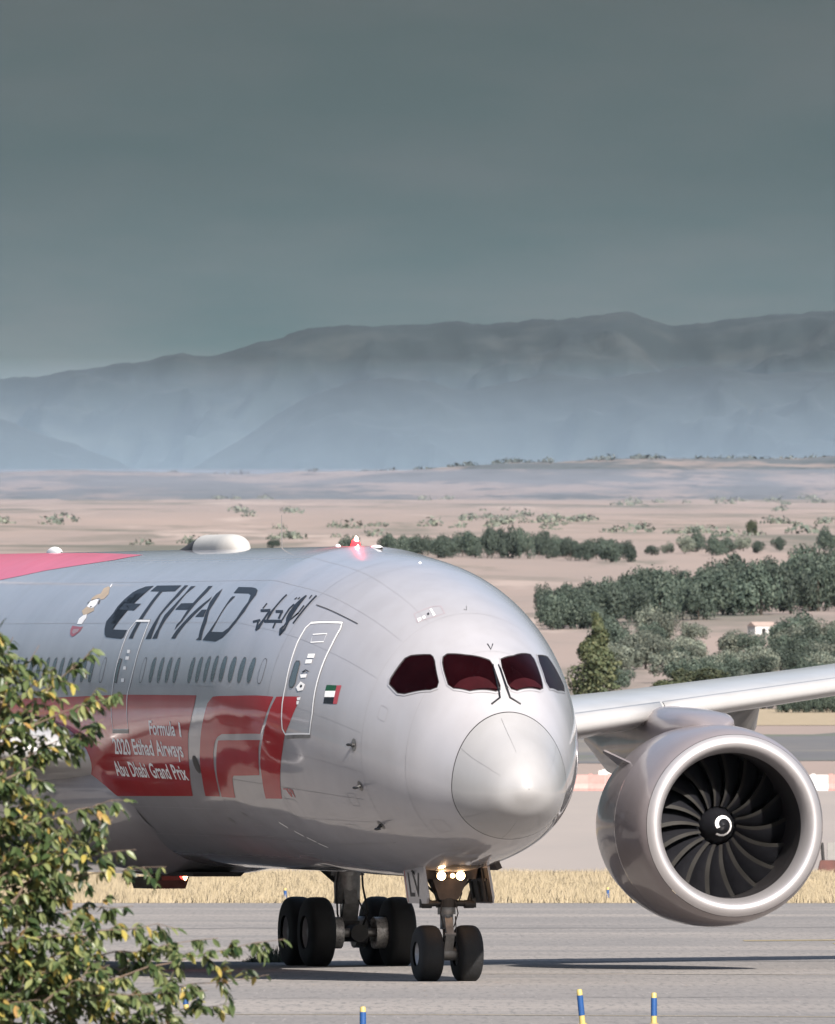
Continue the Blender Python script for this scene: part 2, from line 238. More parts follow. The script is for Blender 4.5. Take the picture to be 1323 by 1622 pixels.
# ------------------------------------------------------------------ ground
def lerp(x, P):
    return np.interp(x, [p[0] for p in P], [p[1] for p in P])
GZ = [(-700, 0), (661, 0), (1100, 2.73), (1200, 4.5), (1350, 7.2), (1450, 8.5), (3000, 34.5), (4000, 53), (9000, 146), (11000, 150), (21500, 150)]
def ground_z(D, x=0.0):
    D = np.asarray(D, float); x = np.asarray(x, float); z = lerp(D, GZ)
    k = np.clip((D-1450)/600, 0, 1)
    und = (np.sin(x/37.0+D/210.0)*.5+np.sin(x/83.0-D/330.0+1.3)*.9+np.sin(x/21.0+D/95.0)*.25)*k*np.clip(D/3000, .4, 1.0)*np.clip((7500-D)/3500, .25, 1)
    return z+und
def wy(D): return np.asarray(D)-CAM_D
rows = np.array([-700, -200, 0, 100, 200, 265, 320, 400, 515, 661, 800, 950, 1100, 1200, 1275, 1350, 1400, 1450]+list(np.linspace(1480, 4000, 120))+list(np.linspace(4060, 11000, 90))+[14000, 21500.])
U = np.linspace(-1, 1, 121)
V = []
for D in rows:
    half = 700+abs(D)*.14
    xs = U*half
    z = ground_z(np.full(121, D), xs)
    V.append(np.stack([xs, np.full(121, D-CAM_D), z], -1))
V = np.concatenate(V); n = 121
F_ = [(i*n+k, i*n+k+1, (i+1)*n+k+1, (i+1)*n+k) for i in range(len(rows)-1) for k in range(n-1)]
M_soil = mat('dry_pasture_soil', (.47, .355, .30), .9, var=.2, scale=.02, col2=(.37, .295, .255), stretch=(1, .16, 1), coord='Object', detail=8)
def add_patches(m, scale, stretch, lo, hi, col, seed=0.0, k=.6):
    col = tuple(c*k for c in col)
    """second noise layer of scrub coloured patches"""
    n = m.node_tree; p = n.nodes['Principled BSDF']; src = p.inputs['Base Color'].links[0].from_socket
    t = n.nodes.new('ShaderNodeTexCoord'); mpn = n.nodes.new('ShaderNodeMapping'); mpn.inputs['Scale'].default_value = stretch; mpn.inputs['Location'].default_value = (seed, seed*.7, 0)
    z = n.nodes.new('ShaderNodeTexNoise'); z.inputs['Scale'].default_value = scale; z.inputs['Detail'].default_value = 7; z.inputs['Roughness'].default_value = .62
    r = n.nodes.new('ShaderNodeValToRGB'); r.color_ramp.elements[0].position = lo; r.color_ramp.elements[1].position = hi
    x = n.nodes.new('ShaderNodeMix'); x.data_type = 'RGBA'; x.inputs['B'].default_value = (*col, 1)
    n.links.new(t.outputs['Object'], mpn.inputs[0]); n.links.new(mpn.outputs[0], z.inputs['Vector']); n.links.new(z.outputs['Fac'], r.inputs['Fac'])
    n.links.new(r.outputs['Color'], x.inputs['Factor']); n.links.new(src, x.inputs['A']); n.links.new(x.outputs['Result'], p.inputs['Base Color'])
add_patches(M_soil, .012, (1, .22, 1), .52, .66, (.17, .16, .12), 31)
add_patches(M_soil, .03, (1, .10, 1), .56, .64, (.25, .215, .17), 57)
add_patches(M_soil, .022, (1, .08, 1), .58, .66, (.55, .43, .37), 83)
tag(np_obj('ground', V, F_, M_soil, smooth=True), kind='structure')

def sheet(name, D0, D1, x0, x1, m, lift, ny=1, kind='structure', edge=0.0):
    ds = sorted(set([D0, D1]+[d for d in rows if D0 < d < D1])); vs = []; fs = []
    nx = 60 if edge else 1
    for i, d in enumerate(ds):
        for k in range(nx+1):
            x = x0+(x1-x0)*k/nx; dd = d
            if edge and i in (0, len(ds)-1): dd = d+edge*noise.noise((x*.13, i*9.1, 0))+edge*.4*noise.noise((x*.7, i*3.1, 4))
            vs.append((x, dd-CAM_D, float(lerp(dd, GZ))+lift))
    for i in range(len(ds)-1):
        for k in range(nx): a = i*(nx+1)+k; fs.append((a, a+1, a+nx+2, a+nx+1))
    return tag(mesh_obj(name, vs, fs, m), kind=kind)
M_asph = mat('worn_asphalt', (.335, .305, .285), .88, scale=.35, col2=(.265, .248, .238), stretch=(.5, .10, 1), detail=9, bump=.15, bscale=9)
add_patches(M_asph, 1.0, (.03, .055, 1), .46, .62, (.42, .375, .34), 12)
add_patches(M_asph, 9.0, (1.0, .045, 1), .50, .68, (.22, .205, .195), 3)
add_patches(M_asph, 9.0, (1.3, .03, 1), .58, .70, (.42, .385, .36), 17)
add_patches(M_asph, .5, (.05, .5, 1), .63, .70, (.215, .205, .20), 7)
M_apron = mat('pale_concrete', (.52, .445, .395), .85, scale=.2, col2=(.44, .385, .35), stretch=(.3, .05, 1), detail=7)
M_dirt = mat('dry_dirt', (.53, .42, .28), .9, scale=1.6, col2=(.47, .37, .235), stretch=(1, .12, 1), detail=8)
M_road = mat('dark_road_asphalt', (.21, .20, .20), .85, scale=.25, col2=(.15, .147, .15), stretch=(.3, .06, 1))
sheet('taxiway', 60, 515, -420, 420, M_asph, .004)
sheet('grass_verge', 513, 663, -420, 420, M_dirt, .008, edge=3.0)
sheet('far_apron', 668, 1090, -420, 420, M_apron, .01)
add_patches(M_road, .5, (.06, .05, 1), .48, .62, (.30, .26, .21), 5)
add_patches(M_road, .5, (.05, .04, 1), .56, .66, (.17, .19, .12), 21)
sheet('service_road', 1195, 1345, -420, 420, M_road, .02, edge=30)
sheet('dry_strip', 1352, 1470, -420, 420, M_dirt, .03, edge=6)
M_yel = mat('faded_yellow_paint', (.44, .35, .19), .8, var=.25, scale=2.0, stretch=(.4, 1, 1))
def line(pts, wid, nm='taxiway_marking'):
    vs = []; fs = []
    for (x, d) in pts: vs += [(x, d-wid/2-CAM_D, .012), (x, d+wid/2-CAM_D, .012)]
    for i in range(len(pts)-1): fs.append((2*i, 2*i+2, 2*i+3, 2*i+1))
    tag(mesh_obj(nm, vs, fs, M_yel), kind='structure')
line([(.4, 331), (3.6, 331.5), (14, 326)], .18)
line([(-8, 276), (0, 275), (14, 269)], .35)
line([(6.6, 397), (9.2, 399)], 2.2); line([(8.4, 390), (9.6, 391)], 2.0)

# cracks and tyre marks in the paving
M_crack = mat('pavement_crack', (.21, .195, .19), .9, scale=1.5); M_tyre = mat('tyre_mark', (.245, .228, .218), .9, var=.3, scale=.6, stretch=(.15, 2, 1))
def crack(d, slope, wid, amp, m, nm, x0=-14, x1=14, lift=.010):
    xs = np.linspace(x0, x1, 80); vs = []
    for i, x in enumerate(xs):
        y = d+slope*x+amp*noise.noise((x*.35, d, 1))+amp*.4*noise.noise((x*1.4, d, 5)); ww = wid*(.35+abs(noise.noise((x*.6, d, 9)))*1.6)
        vs += [(x, y-ww/2-CAM_D, lift), (x, y+ww/2-CAM_D, lift)]
    tag(mesh_obj(nm, vs, [(2*i, 2*i+2, 2*i+3, 2*i+1) for i in range(79)], m), kind='structure')
for (d_, s_, w_, a_) in ((332, -.35, .35, 1.6), (296, .22, .25, 1.2)): crack(d_, s_, w_, a_, M_crack, 'pavement_crack')
for (d_, s_, w_, a_) in ((352, .35, 2.2, 1.6), (430, .2, 4.5, 3.0)): crack(d_, s_, w_, a_, M_tyre, 'tyre_mark', lift=.0075)

# dry grass blades on the verge
M_grass = leaf_mat('straw_grass', [(0, (.62, .50, .31)), (.5, (.68, .55, .36)), (.85, (.72, .60, .42)), (1, (.60, .49, .29))], .8, .35, vary=0)
gn = M_grass.node_tree; cx = gn.nodes.new('ShaderNodeCombineXYZ'); cx.inputs[1].default_value = -.35; cx.inputs[2].default_value = .94   # soft, matted grass: lit like the ground it covers
gn.links.new(cx.outputs[0], gn.nodes['Principled BSDF'].inputs['Normal']); [setattr(q.inputs[0], 'default_value', .08) for q in gn.nodes if q.bl_idname == 'ShaderNodeMixShader']
N = 300000
gd = 513+(rng.random(N)**1.25)*148; gx = (rng.random(N)-.5)*56
cl = np.array([noise.noise((x*.35, d*.05, 2)) for x, d in zip(gx, gd)])
gh = (.10+.20*rng.random(N))*(1+.4*cl).clip(.3, 2); ang = rng.random(N)*pi; lean = rng.normal(0, .25, N)*gh
wd = .006+.008*rng.random(N); zb = np.zeros(N)
A_ = np.stack([gx-wd*np.cos(ang), gd-CAM_D-wd*np.sin(ang), zb], -1); B_ = np.stack([gx+wd*np.cos(ang), gd-CAM_D+wd*np.sin(ang), zb], -1)
C_ = np.stack([gx+lean, gd-CAM_D+rng.normal(0, .08, N), gh], -1)
Vg = np.stack([A_, B_, C_], 1).reshape(-1, 3)
tag(np_obj('dry_grass', Vg, np.arange(3*N).reshape(-1, 3), M_grass), 'straw coloured dry grass strip beyond the taxiway', 'grass', kind='stuff')

# ------------------------------------------------------------------ hills
def ridge(name, Dr, front, back, K, matn, seed, rough=1.0, nx=900, ny=72, jag=4.5, span=(-2900, 4200)):
    """K: (photo x, photo y) of the skyline as bearings, set at distance Dr as a real range with depth"""
    s = LENS_PX/Dr
    kx = [CAM_X+(p[0]-661.5)/s for p in K]; kz = [CAM_H+(1226-p[1])/s for p in K]
    x0, x1 = CAM_X+(span[0]-661.5)/s, CAM_X+(span[1]-661.5)/s
    xs = np.linspace(x0, x1, nx); V = []
    rz = np.interp(xs, kx, kz); rz = np.convolve(np.pad(rz, 1, 'edge'), np.ones(3)/3, 'valid')
    ts = np.concatenate([np.linspace(0, 1, ny), np.linspace(1.06, 2, 10)])
    for t in ts:
        D = Dr-front*(1-t) if t <= 1 else Dr+back*(t-1)
        prof = (t**1.25 if t <= 1 else (2-t)**1.2)
        base = float(lerp(D, GZ))-3
        for x, z in zip(xs, rz):
            nn = noise.fractal(Vector((x*.0042+seed, t*3.6, seed*1.7)), 1.0, 2.1, 6)
            gul = abs(noise.noise(Vector((x*.0075+seed*3+.5*nn+t*.9, t*5.0, 5.0))))+.5*abs(noise.noise(Vector((x*.02+t*2.0, t*11.0+nn, 8.0))))
            zz = base+(z-base)*prof
            k = prof*(1-prof)*4 if t < 1 else 0
            zz += (nn*.20-gul*.30+.08)*(z-base)*min(1.0, k)*rough
            zz += jag/s*noise.noise(Vector((x*.03, D*.01, seed)))+jag*.6/s*noise.noise(Vector((x*.13, D*.03, seed+3)))
            V.append((x, D-CAM_D, zz))
    n = nx; F = [(i*n+k, i*n+k+1, (i+1)*n+k+1, (i+1)*n+k) for i in range(len(ts)-1) for k in range(n-1)]
    return tag(np_obj(name, np.array(V), F, matn, smooth=True), kind='structure')
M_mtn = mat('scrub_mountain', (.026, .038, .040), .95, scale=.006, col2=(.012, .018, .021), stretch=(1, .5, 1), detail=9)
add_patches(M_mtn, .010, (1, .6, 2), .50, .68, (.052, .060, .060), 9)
M_spur = mat('scrub_spur', (.032, .042, .044), .95, scale=.008, col2=(.015, .022, .025), stretch=(1, .5, 1), detail=9)
M_foot = mat('foothill_pasture', (.38, .305, .275), .95, scale=.01, col2=(.30, .25, .235), stretch=(1, .3, 2), detail=8)
add_patches(M_foot, .016, (1, .10, 5), .42, .54, (.13, .15, .165), 4)
add_patches(M_foot, .05, (1, .2, 5), .54, .62, (.09, .11, .12), 14)
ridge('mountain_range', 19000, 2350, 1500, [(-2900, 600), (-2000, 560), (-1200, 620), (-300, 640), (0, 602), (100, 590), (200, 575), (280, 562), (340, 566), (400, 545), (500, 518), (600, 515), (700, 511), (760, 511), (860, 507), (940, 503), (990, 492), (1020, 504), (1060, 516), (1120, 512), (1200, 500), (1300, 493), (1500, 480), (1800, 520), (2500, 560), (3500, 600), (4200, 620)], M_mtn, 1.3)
ridge('mountain_spur', 15300, 2600, 600, [(-2200, 800), (250, 800), (300, 745), (380, 695), (480, 632), (560, 603), (620, 598), (680, 605), (740, 620), (800, 606), (860, 594), (960, 600), (1050, 588), (1120, 578), (1200, 592), (1400, 585), (2000, 620), (3500, 740)], M_spur, 4.1)
ridge('low_spur', 12600, 1500, 700, [(-2900, 700), (-1600, 640), (-600, 610), (-200, 640), (0, 664), (60, 688), (120, 706), (180, 726), (260, 764), (340, 800), (3500, 800)], M_spur, 7.7)
ridge('foothills', 9500, 2600, 900, [(-2200, 762), (0, 776), (200, 771), (400, 775), (640, 768), (720, 757), (800, 747), (900, 745), (1000, 739), (1100, 742), (1200, 745), (1323, 737), (1700, 720), (3500, 760)], M_foot, 2.2, rough=.5, jag=3)

FK = [(-2200, 762), (0, 776), (200, 771), (400, 775), (640, 768), (720, 757), (800, 747), (900, 745), (1000, 739), (1100, 742), (1200, 745), (1323, 737), (1700, 720), (3500, 760)]
fv = []
for i in range(1500):
    D_ = 9500-700*rng.random()**1.6; xp = rng.uniform(-500, 1900); s_ = LENS_PX/9500; X = CAM_X+(xp-661.5)/s_
    if noise.noise(Vector((xp*.012, D_*.004, 2)))+.3*noise.noise(Vector((xp*.06, D_*.02, 7))) < (.02 if xp < 650 else -.12): continue
    zr = CAM_H+(1226-float(np.interp(xp, [q[0] for q in FK], [q[1] for q in FK])))/s_; b_ = float(lerp(D_, GZ))-3; tt = 1-(9500-D_)/2600; z = b_+(zr-b_)*tt**1.25; Rr = rng.uniform(1.2, 3.4); nq = 22
    dd = rng.normal(size=(nq, 3)); dd /= np.linalg.norm(dd, axis=1)[:, None]; dd[:, 2] = abs(dd[:, 2]); c = np.array([X, D_-CAM_D, z])+dd*np.array([Rr*1.7, Rr*1.7, Rr])*(.5+.5*rng.random(nq))[:, None]
    t1 = rng.normal(size=(nq, 3)); t1 /= np.linalg.norm(t1, axis=1)[:, None]; t2 = np.cross(dd, t1); sz = Rr*(.2+.22*rng.random(nq))[:, None]; fv.append(np.stack([c-t1*sz, c+t2*sz, c+t1*sz, c-t2*sz], 1).reshape(-1, 3))
fv = np.concatenate(fv)
tag(np_obj('far_woods', fv, np.arange(len(fv)).reshape(-1, 4), leaf_mat('far_wood_haze_foliage', [(0, (.10, .125, .13)), (1, (.17, .19, .19))], .9, .1, vary=0)), 'haze-tinted grey green woods along the low hills below the mountains', 'woods', kind='stuff')  # leaf colours carry the grey-blue of distance haze

# ------------------------------------------------------------------ air
HX = 4300
hb = MB().box((0, 10250, 297), (2*HX, 22700, 606)); hz = hb.build('haze', volume_mat('haze_air', 0.46e-5, (.60, .83, 1.0)))
outward(hz); tag(hz, kind='stuff')
# valley mist: a bank of thicker air between the foothills and the mountains, thinning to an edge at its top
mv = [(-2500, 9600, 160), (2500, 9600, 160), (2500, 11000, 160), (-2500, 11000, 160), (-2500, 10950, 262), (2500, 10950, 262)]
mm = mesh_obj('valley_mist', mv, [(3, 2, 1, 0), (0, 1, 5, 4), (2, 3, 4, 5), (0, 4, 3), (1, 2, 5)], volume_mat('valley_mist_air', 4.4e-4, (.62, .80, 1.0)))
outward(mm); tag(mm, kind='stuff')
mv2 = [(-2500, 15960, 152), (2500, 15960, 152), (2500, 16260, 152), (-2500, 16260, 152), (-2500, 16240, 395), (2500, 16240, 395)]
tag(outward(mesh_obj('valley_mist', mv2, [(3, 2, 1, 0), (0, 1, 5, 4), (2, 3, 4, 5), (0, 4, 3), (1, 2, 5)], volume_mat('high_valley_mist_air', 0.6e-3, (.60, .78, .97)))), kind='stuff')
# low haze lying on the plain, a few metres above the ground
ks = [4150, 4800, 5600, 6600, 7600, 8500, 9050]; lo = [float(lerp(d, GZ))+5.5 for d in ks]; th = [.3, 3.5, 5.5, 7, 6, 3, .3]; lv = []
for x in (-2300, 2300):
    for i, d in enumerate(ks): lv.append((x, d-CAM_D, lo[i]))
    for i, d in enumerate(ks): lv.append((x, d-CAM_D, lo[i]+th[i]))
q = len(ks); lf = []
for i in range(q-1):
    lf += [(i, i+1, 2*q+i+1, 2*q+i), (q+i+1, q+i, 3*q+i, 3*q+i+1), (i+1, i, q+i, q+i+1), (2*q+i, 2*q+i+1, 3*q+i+1, 3*q+i)]
lf += [(0, 2*q, 3*q, q), (3*q-1, q-1, 2*q-1, 4*q-1)]
tag(outward(mesh_obj('ground_haze', lv, lf, volume_mat('ground_haze_air', 2.8e-4, (.50, .52, .62)))), kind='stuff')
# ------------------------------------------------------------------ airliner
# local axes: +X nose, +Y port, +Z up; origin on the ground under the nose wheel
SN = 5.45; DROOP = tan(radians(.37))
def pchip(pts):
    s = np.array([p[0] for p in pts], float); v = np.array([p[1] for p in pts], float); t = np.sqrt(s); n = len(t); h = np.diff(t); d = np.diff(v)/h; m = np.zeros(n)
    for i in range(1, n-1):
        if d[i-1]*d[i] > 0:
            w1 = 2*h[i]+h[i-1]; w2 = h[i]+2*h[i-1]; m[i] = (w1+w2)/(w1/d[i-1]+w2/d[i])
    m[0] = d[0]; m[-1] = 0 if v[-1] == v[-2] else d[-1]
    def f(x):
        x = np.clip(np.asarray(x, float), 0, s[-1]); u = np.sqrt(x); i = np.clip(np.searchsorted(t, u, side='right')-1, 0, n-2); q = (u-t[i])/h[i]; q2 = q*q; q3 = q2*q
        return (2*q3-3*q2+1)*v[i]+(q3-2*q2+q)*h[i]*m[i]+(-2*q3+3*q2)*v[i+1]+(q3-q2)*h[i]*m[i+1]
    return f
S_ = [0, .1, .3, .6, 1, 1.4, 1.8, 2.4, 3, 4, 5, 6, 7, 8, 9.5, 11]
f_top = pchip(list(zip(S_+[40, 50, 62], [3.42, 3.658, 3.916, 4.196, 4.497, 4.83, 5.206, 5.72, 6.046, 6.515, 6.861, 7.119, 7.328, 7.469, 7.596, 7.696, 7.696, 7.66, 7.2])))
f_bot = pchip(list(zip(S_+[38, 46, 54, 62], [3.42, 3.187, 2.974, 2.803, 2.634, 2.517, 2.401, 2.272, 2.178, 2.05, 1.946, 1.88, 1.83, 1.82, 1.826, 1.85, 1.85, 2.7, 4.5, 6.4])))
f_wid = pchip(list(zip(S_+[38, 46, 54, 62], [0, .263, .505, .705, .904, 1.07, 1.232, 1.475, 1.693, 1.999, 2.236, 2.434, 2.592, 2.721, 2.816, 2.885, 2.885, 2.6, 1.75, .35])))
def f_mid(s): return f_bot(s)+(f_top(s)-f_bot(s))*(.5-.10*np.exp(-(np.asarray(s, float)/5.)**2))
def skin(s, adeg, off=0.0):
    s = np.maximum(np.asarray(s, float), 1e-4); a = np.radians(np.asarray(adeg, float))
    def P(s, a):
        zm = f_mid(s); ca, sa = np.cos(a), np.sin(a); x = SN-s
        z = np.where(sa > 0, zm+(f_top(s)-zm)*sa, zm+(zm-f_bot(s))*sa)
        return np.stack([x+0*z, f_wid(s)*ca, z-x*DROOP], -1)
    p = P(s, a)
    if not np.any(off): return p
    e = 1e-3; ds = P(s+e, a)-P(np.maximum(s-e, 1e-5), a); da = P(s, a+e)-P(s, a-e); n = np.cross(ds, da)
    c = np.stack([SN-s+0*a, 0*s+0*a, f_mid(s)+0*a], -1); n *= np.sign((n*(p-c)).sum(-1, keepdims=True)+1e-12); n /= np.linalg.norm(n, axis=-1, keepdims=True)+1e-12
    return p+n*off
HEAD = radians(-75)
plane = empty('airliner', (0, 0, 0), HEAD)
tag(plane, 'silver and red twin-engined airliner taxiing towards the camera with its nose lights on', 'airliner')

def paint(name, col, coat=1.0, rough=.38, metal=.15, cr=.06, var=.07):
    m = mat(name, col, rough, metal, coat, var=var, scale=.5, detail=8, coat_rough=cr)
    n = m.node_tree; p = n.nodes['Principled BSDF']
    t = n.nodes.new('ShaderNodeTexCoord'); z = n.nodes.new('ShaderNodeTexNoise'); z.inputs['Scale'].default_value = .55; z.inputs['Detail'].default_value = 2.5
    b = n.nodes.new('ShaderNodeBump'); b.inputs['Strength'].default_value = .10; b.inputs['Distance'].default_value = .05
    n.links.new(t.outputs['Object'], z.inputs['Vector']); n.links.new(z.outputs['Fac'], b.inputs['Height']); n.links.new(b.outputs['Normal'], p.inputs['Coat Normal'])
    bs = p.inputs['Base Color'].links[0].from_socket; mg = n.nodes.new('ShaderNodeMapping'); mg.inputs['Scale'].default_value = (1.1, 1.1, .22)   # faint streaks of grime running down the skin
    zg = n.nodes.new('ShaderNodeTexNoise'); zg.inputs['Scale'].default_value = 1.6; zg.inputs['Detail'].default_value = 8; rg = n.nodes.new('ShaderNodeValToRGB'); rg.color_ramp.elements[0].position = .38; rg.color_ramp.elements[1].position = .62
    rg.color_ramp.elements[0].color = (.955, .95, .94, 1); rg.color_ramp.elements[1].color = (1.01, 1.01, 1.01, 1); xg = n.nodes.new('ShaderNodeMix'); xg.data_type = 'RGBA'; xg.blend_type = 'MULTIPLY'; xg.inputs['Factor'].default_value = 1
    n.links.new(t.outputs['Object'], mg.inputs[0]); n.links.new(mg.outputs[0], zg.inputs['Vector']); n.links.new(zg.outputs['Fac'], rg.inputs['Fac']); n.links.new(bs, xg.inputs['A']); n.links.new(rg.outputs['Color'], xg.inputs['B']); n.links.new(xg.outputs['Result'], p.inputs['Base Color'])
    z2 = n.nodes.new('ShaderNodeTexNoise'); z2.inputs['Scale'].default_value = 1.2; z2.inputs['Detail'].default_value = 8; r = n.nodes.new('ShaderNodeMapRange')
    r.inputs['To Min'].default_value = rough-.07; r.inputs['To Max'].default_value = rough+.1
    n.links.new(t.outputs['Object'], z2.inputs['Vector']); n.links.new(z2.outputs['Fac'], r.inputs['Value']); n.links.new(r.outputs['Result'], p.inputs['Roughness'])
    return m
M_silver = paint('silver_grey_paint', (.595, .575, .60), rough=.45, metal=.12); M_radome = paint('radome_paint', (.47, .46, .465), rough=.5, metal=.05)
M_red = paint('red_paint', (.64, .010, .020), coat=.75, rough=.5, metal=.0); M_red.node_tree.nodes['Principled BSDF'].inputs['Specular IOR Level'].default_value = .15; M_sweep = paint('sun_glare_red_paint', (1.05, .16, .27), coat=.5, rough=.45, metal=0); M_navy = mat('slate_lettering', (.030, .036, .050), .6, coat=.15, var=.1, spec=.2)  # the sweep's pink is sun glare on red, put into its colour
M_white = mat('white_print', (.88, .865, .85), .5, coat=.1, var=.03, k=1.0); M_redp = mat('red_print', (.62, .06, .07), .4, coat=.5)
M_black = mat('black_print', (.012, .012, .014), .45, var=.2); M_seam = mat('seam_sealant', (.055, .05, .05), .7)
M_green = mat('green_print', (.01, .12, .04), .45); M_gold = mat('gold_print', (.80, .60, .40), .4); M_pink = mat('pink_print', (.60, .42, .45), .45)
M_glass = mat('cockpit_glass', (.012, .002, .003), .12, var=.5, scale=1.2, spec=.12)
M_glass.node_tree.nodes['Principled BSDF'].inputs['IOR'].default_value = 1.18; M_glare = mat('glareshield_red', (.04, .006, .008), .5, var=.3, spec=.1)
M_pglass = mat('cabin_window_glass', (.12, .155, .165), .15, var=.2, scale=2, spec=.6)
M_rubber = mat('tyre_rubber', (.010, .010, .011), .75, var=.3, scale=9, bump=.2, bscale=40); M_hub = mat('wheel_hub_paint', (.70, .70, .72), .45, metal=.3, var=.2, scale=8)
M_steel = mat('gear_steel', (.34, .33, .32), .42, metal=.55, var=.25, scale=10); M_chrome = mat('oleo_chrome', (.7, .7, .7), .16, metal=1.0, k=1.0)
M_brake = mat('brake_steel', (.62, .60, .58), .4, metal=.4, var=.5, scale=18)
M_dark = mat('dark_gear_metal', (.035, .033, .033), .6, metal=.2, var=.3, scale=8); M_brown = mat('gear_bay_primer', (.10, .075, .06), .65, var=.3, scale=6)
M_lip = mat('polished_inlet_lip', (.42, .40, .405), .42, metal=.65, var=.04, scale=2, k=1.0); M_cowl = paint('cowl_paint', (.44, .385, .395), coat=.6, rough=.42, metal=.3, cr=.08)
M_duct = mat('inlet_liner', (.045, .04, .042), .5, metal=.2, var=.15, scale=6); M_fan = mat('fan_blade_composite', (.018, .018, .022), .30, metal=.1, var=.15, scale=5); M_bladele = mat('titanium_leading_edge', (.085, .08, .075), .4, metal=.5)
M_wing = paint('wing_grey_paint', (.70, .69, .68), rough=.4, metal=.1, coat=.6); M_slat = mat('bare_slat_metal', (.40, .39, .385), .45, metal=.2, var=.05, scale=1.5, coat=.4, k=1.0)
M_void = mat('cavity_black', (.008, .008, .009), .8)

def revolve_skin(name, ss, m, na=160, cap_nose=False):
    a = np.linspace(0, 360, na, endpoint=False); S, A = np.meshgrid(ss, a, indexing='ij'); V = skin(S, A).reshape(-1, 3); n = na
    F = [(i*n+k, (i+1)*n+k, (i+1)*n+(k+1) % n, i*n+(k+1) % n) for i in range(len(ss)-1) for k in range(n)]
    return np_obj(name, V, F, m, plane, smooth=True)
SEAM = 1.31
radome = revolve_skin('radome', np.concatenate([(np.linspace(0.0, 1, 46)**2)*(SEAM-.010)]), M_radome, 144)
fus_s = np.concatenate([np.linspace(SEAM+.010, 12, 150), np.linspace(12.3, 38, 60), np.linspace(38.4, 62, 50)])
fuselage = revolve_skin('fuselage', fus_s, M_silver, 200)

def decal(polys, m, name=None, parent=None, off=.005, cell=.14, flat=False):
    """flat print or a plate following the skin; polys in (station, degrees)"""
    bm = bmesh.new(); K = .0506
    for poly in polys:
        vs = [bm.verts.new((p[0], p[1]*K, 0)) for p in poly]
        try: bm.faces.new(vs)
        except ValueError: pass
    bmesh.ops.triangulate(bm, faces=bm.faces[:])
    grid_cut(bm, cell)
    return to_skin(bm, m, name, parent, off, K)
def grid_cut(bm, cell):
    xs = [v.co.x for v in bm.verts]; ys = [v.co.y for v in bm.verts]
    if not xs: return
    for k in range(int(min(ys)/cell), int(max(ys)/cell)+2):
        bmesh.ops.bisect_plane(bm, geom=bm.verts[:]+bm.edges[:]+bm.faces[:], plane_co=(0, k*cell, 0), plane_no=(0, 1, 0))
    for k in range(int(min(xs)/(cell*2)), int(max(xs)/(cell*2))+2):
        c = cell*2
        if k*c < 11 or k % 6 == 0: bmesh.ops.bisect_plane(bm, geom=bm.verts[:]+bm.edges[:]+bm.faces[:], plane_co=(k*c, 0, 0), plane_no=(1, 0, 0))
def to_skin(bm, m, name, parent, off, K=.0506):
    co = np.array([v.co[:] for v in bm.verts]); P = skin(co[:, 0], co[:, 1]/K, off)
    F = [[v.index for v in f.verts] for f in bm.faces]
    bm.verts.index_update(); F = [[v.index for v in f.verts] for f in bm.faces]; bm.free()
    # outward orientation
    G = []
    for f in F:
        p = P[f[:3]]; nrm = np.cross(p[1]-p[0], p[2]-p[0]); c = P[f].mean(0)
        G.append(f if np.dot(nrm, [0, c[1], c[2]-4.6]) + .3*nrm[0]*(1 if c[0] > 2 else 0) > 0 else f[::-1])
    return mesh_obj(name, P, G, m, parent or plane, smooth=True)
def ring_poly(poly, w):
    """thin outline strip of a closed polygon, as quads, in (station, degrees)"""
    K = .0506; p = np.array([(a, b*K) for a, b in poly]); c = p.mean(0); n = len(p)
    ar = .5*sum(p[i][0]*p[(i+1) % n][1]-p[(i+1) % n][0]*p[i][1] for i in range(n)); sg = 1 if ar > 0 else -1
    nr = []
    for i in range(n):
        t = p[(i+1) % n]-p[i-1]; t = t/(np.hypot(*t)+1e-9); nr.append(np.array([t[1], -t[0]])*sg)
    o = [(p[i]+nr[i]*w) for i in range(n)]
    q = []
    for i in range(n):
        j = (i+1) % n; q.append([(p[i][0], p[i][1]/K), (p[j][0], p[j][1]/K), (o[j][0], o[j][1]/K), (o[i][0], o[i][1]/K)])
    return q
def strip(pts, w):
    K = .0506; p = np.array([(a, b*K) for a, b in pts]); n = len(p); Lf = []; Rt = []
    for i in range(n):
        t = p[min(i+1, n-1)]-p[max(i-1, 0)]; t = t/(np.hypot(*t)+1e-9); q = np.array([-t[1], t[0]])*w/2; Lf.append(p[i]+q); Rt.append(p[i]-q)
    return [[(x, y/K) for x, y in (Lf[i], Lf[i+1], Rt[i+1], Rt[i])] for i in range(n-1)]
def text_mesh(body, shear=0.0, bold=.02):
    cu = bpy.data.curves.new('lettering', 'FONT'); cu.body = body; cu.size = 1.0; cu.shear = shear; cu.offset = bold; cu.resolution_u = 3
    o = bpy.data.objects.new('lettering', cu); COL.objects.link(o); dg = bpy.context.evaluated_depsgraph_get(); me = bpy.data.meshes.new_from_object(o.evaluated_get(dg))
    bpy.data.objects.remove(o); bpy.data.curves.remove(cu); return me
def skin_text(body, s_left, s_right, a_base, a_top, name, m, slope=0.0):
    me = text_mesh(body); bm = bmesh.new(); bm.from_mesh(me); bpy.data.meshes.remove(me)
    xs = [v.co.x for v in bm.verts]; x0, x1 = min(xs), max(xs); K = .0506
    for v in bm.verts:
        u = (v.co.x-x0)/(x1-x0); h = v.co.y/.70
        v.co = ((s_left+(s_right-s_left)*u), (a_base+slope*u+(a_top-a_base)*h)*K, 0)
    grid_cut(bm, .12); return to_skin(bm, m, name, None, .011, K)

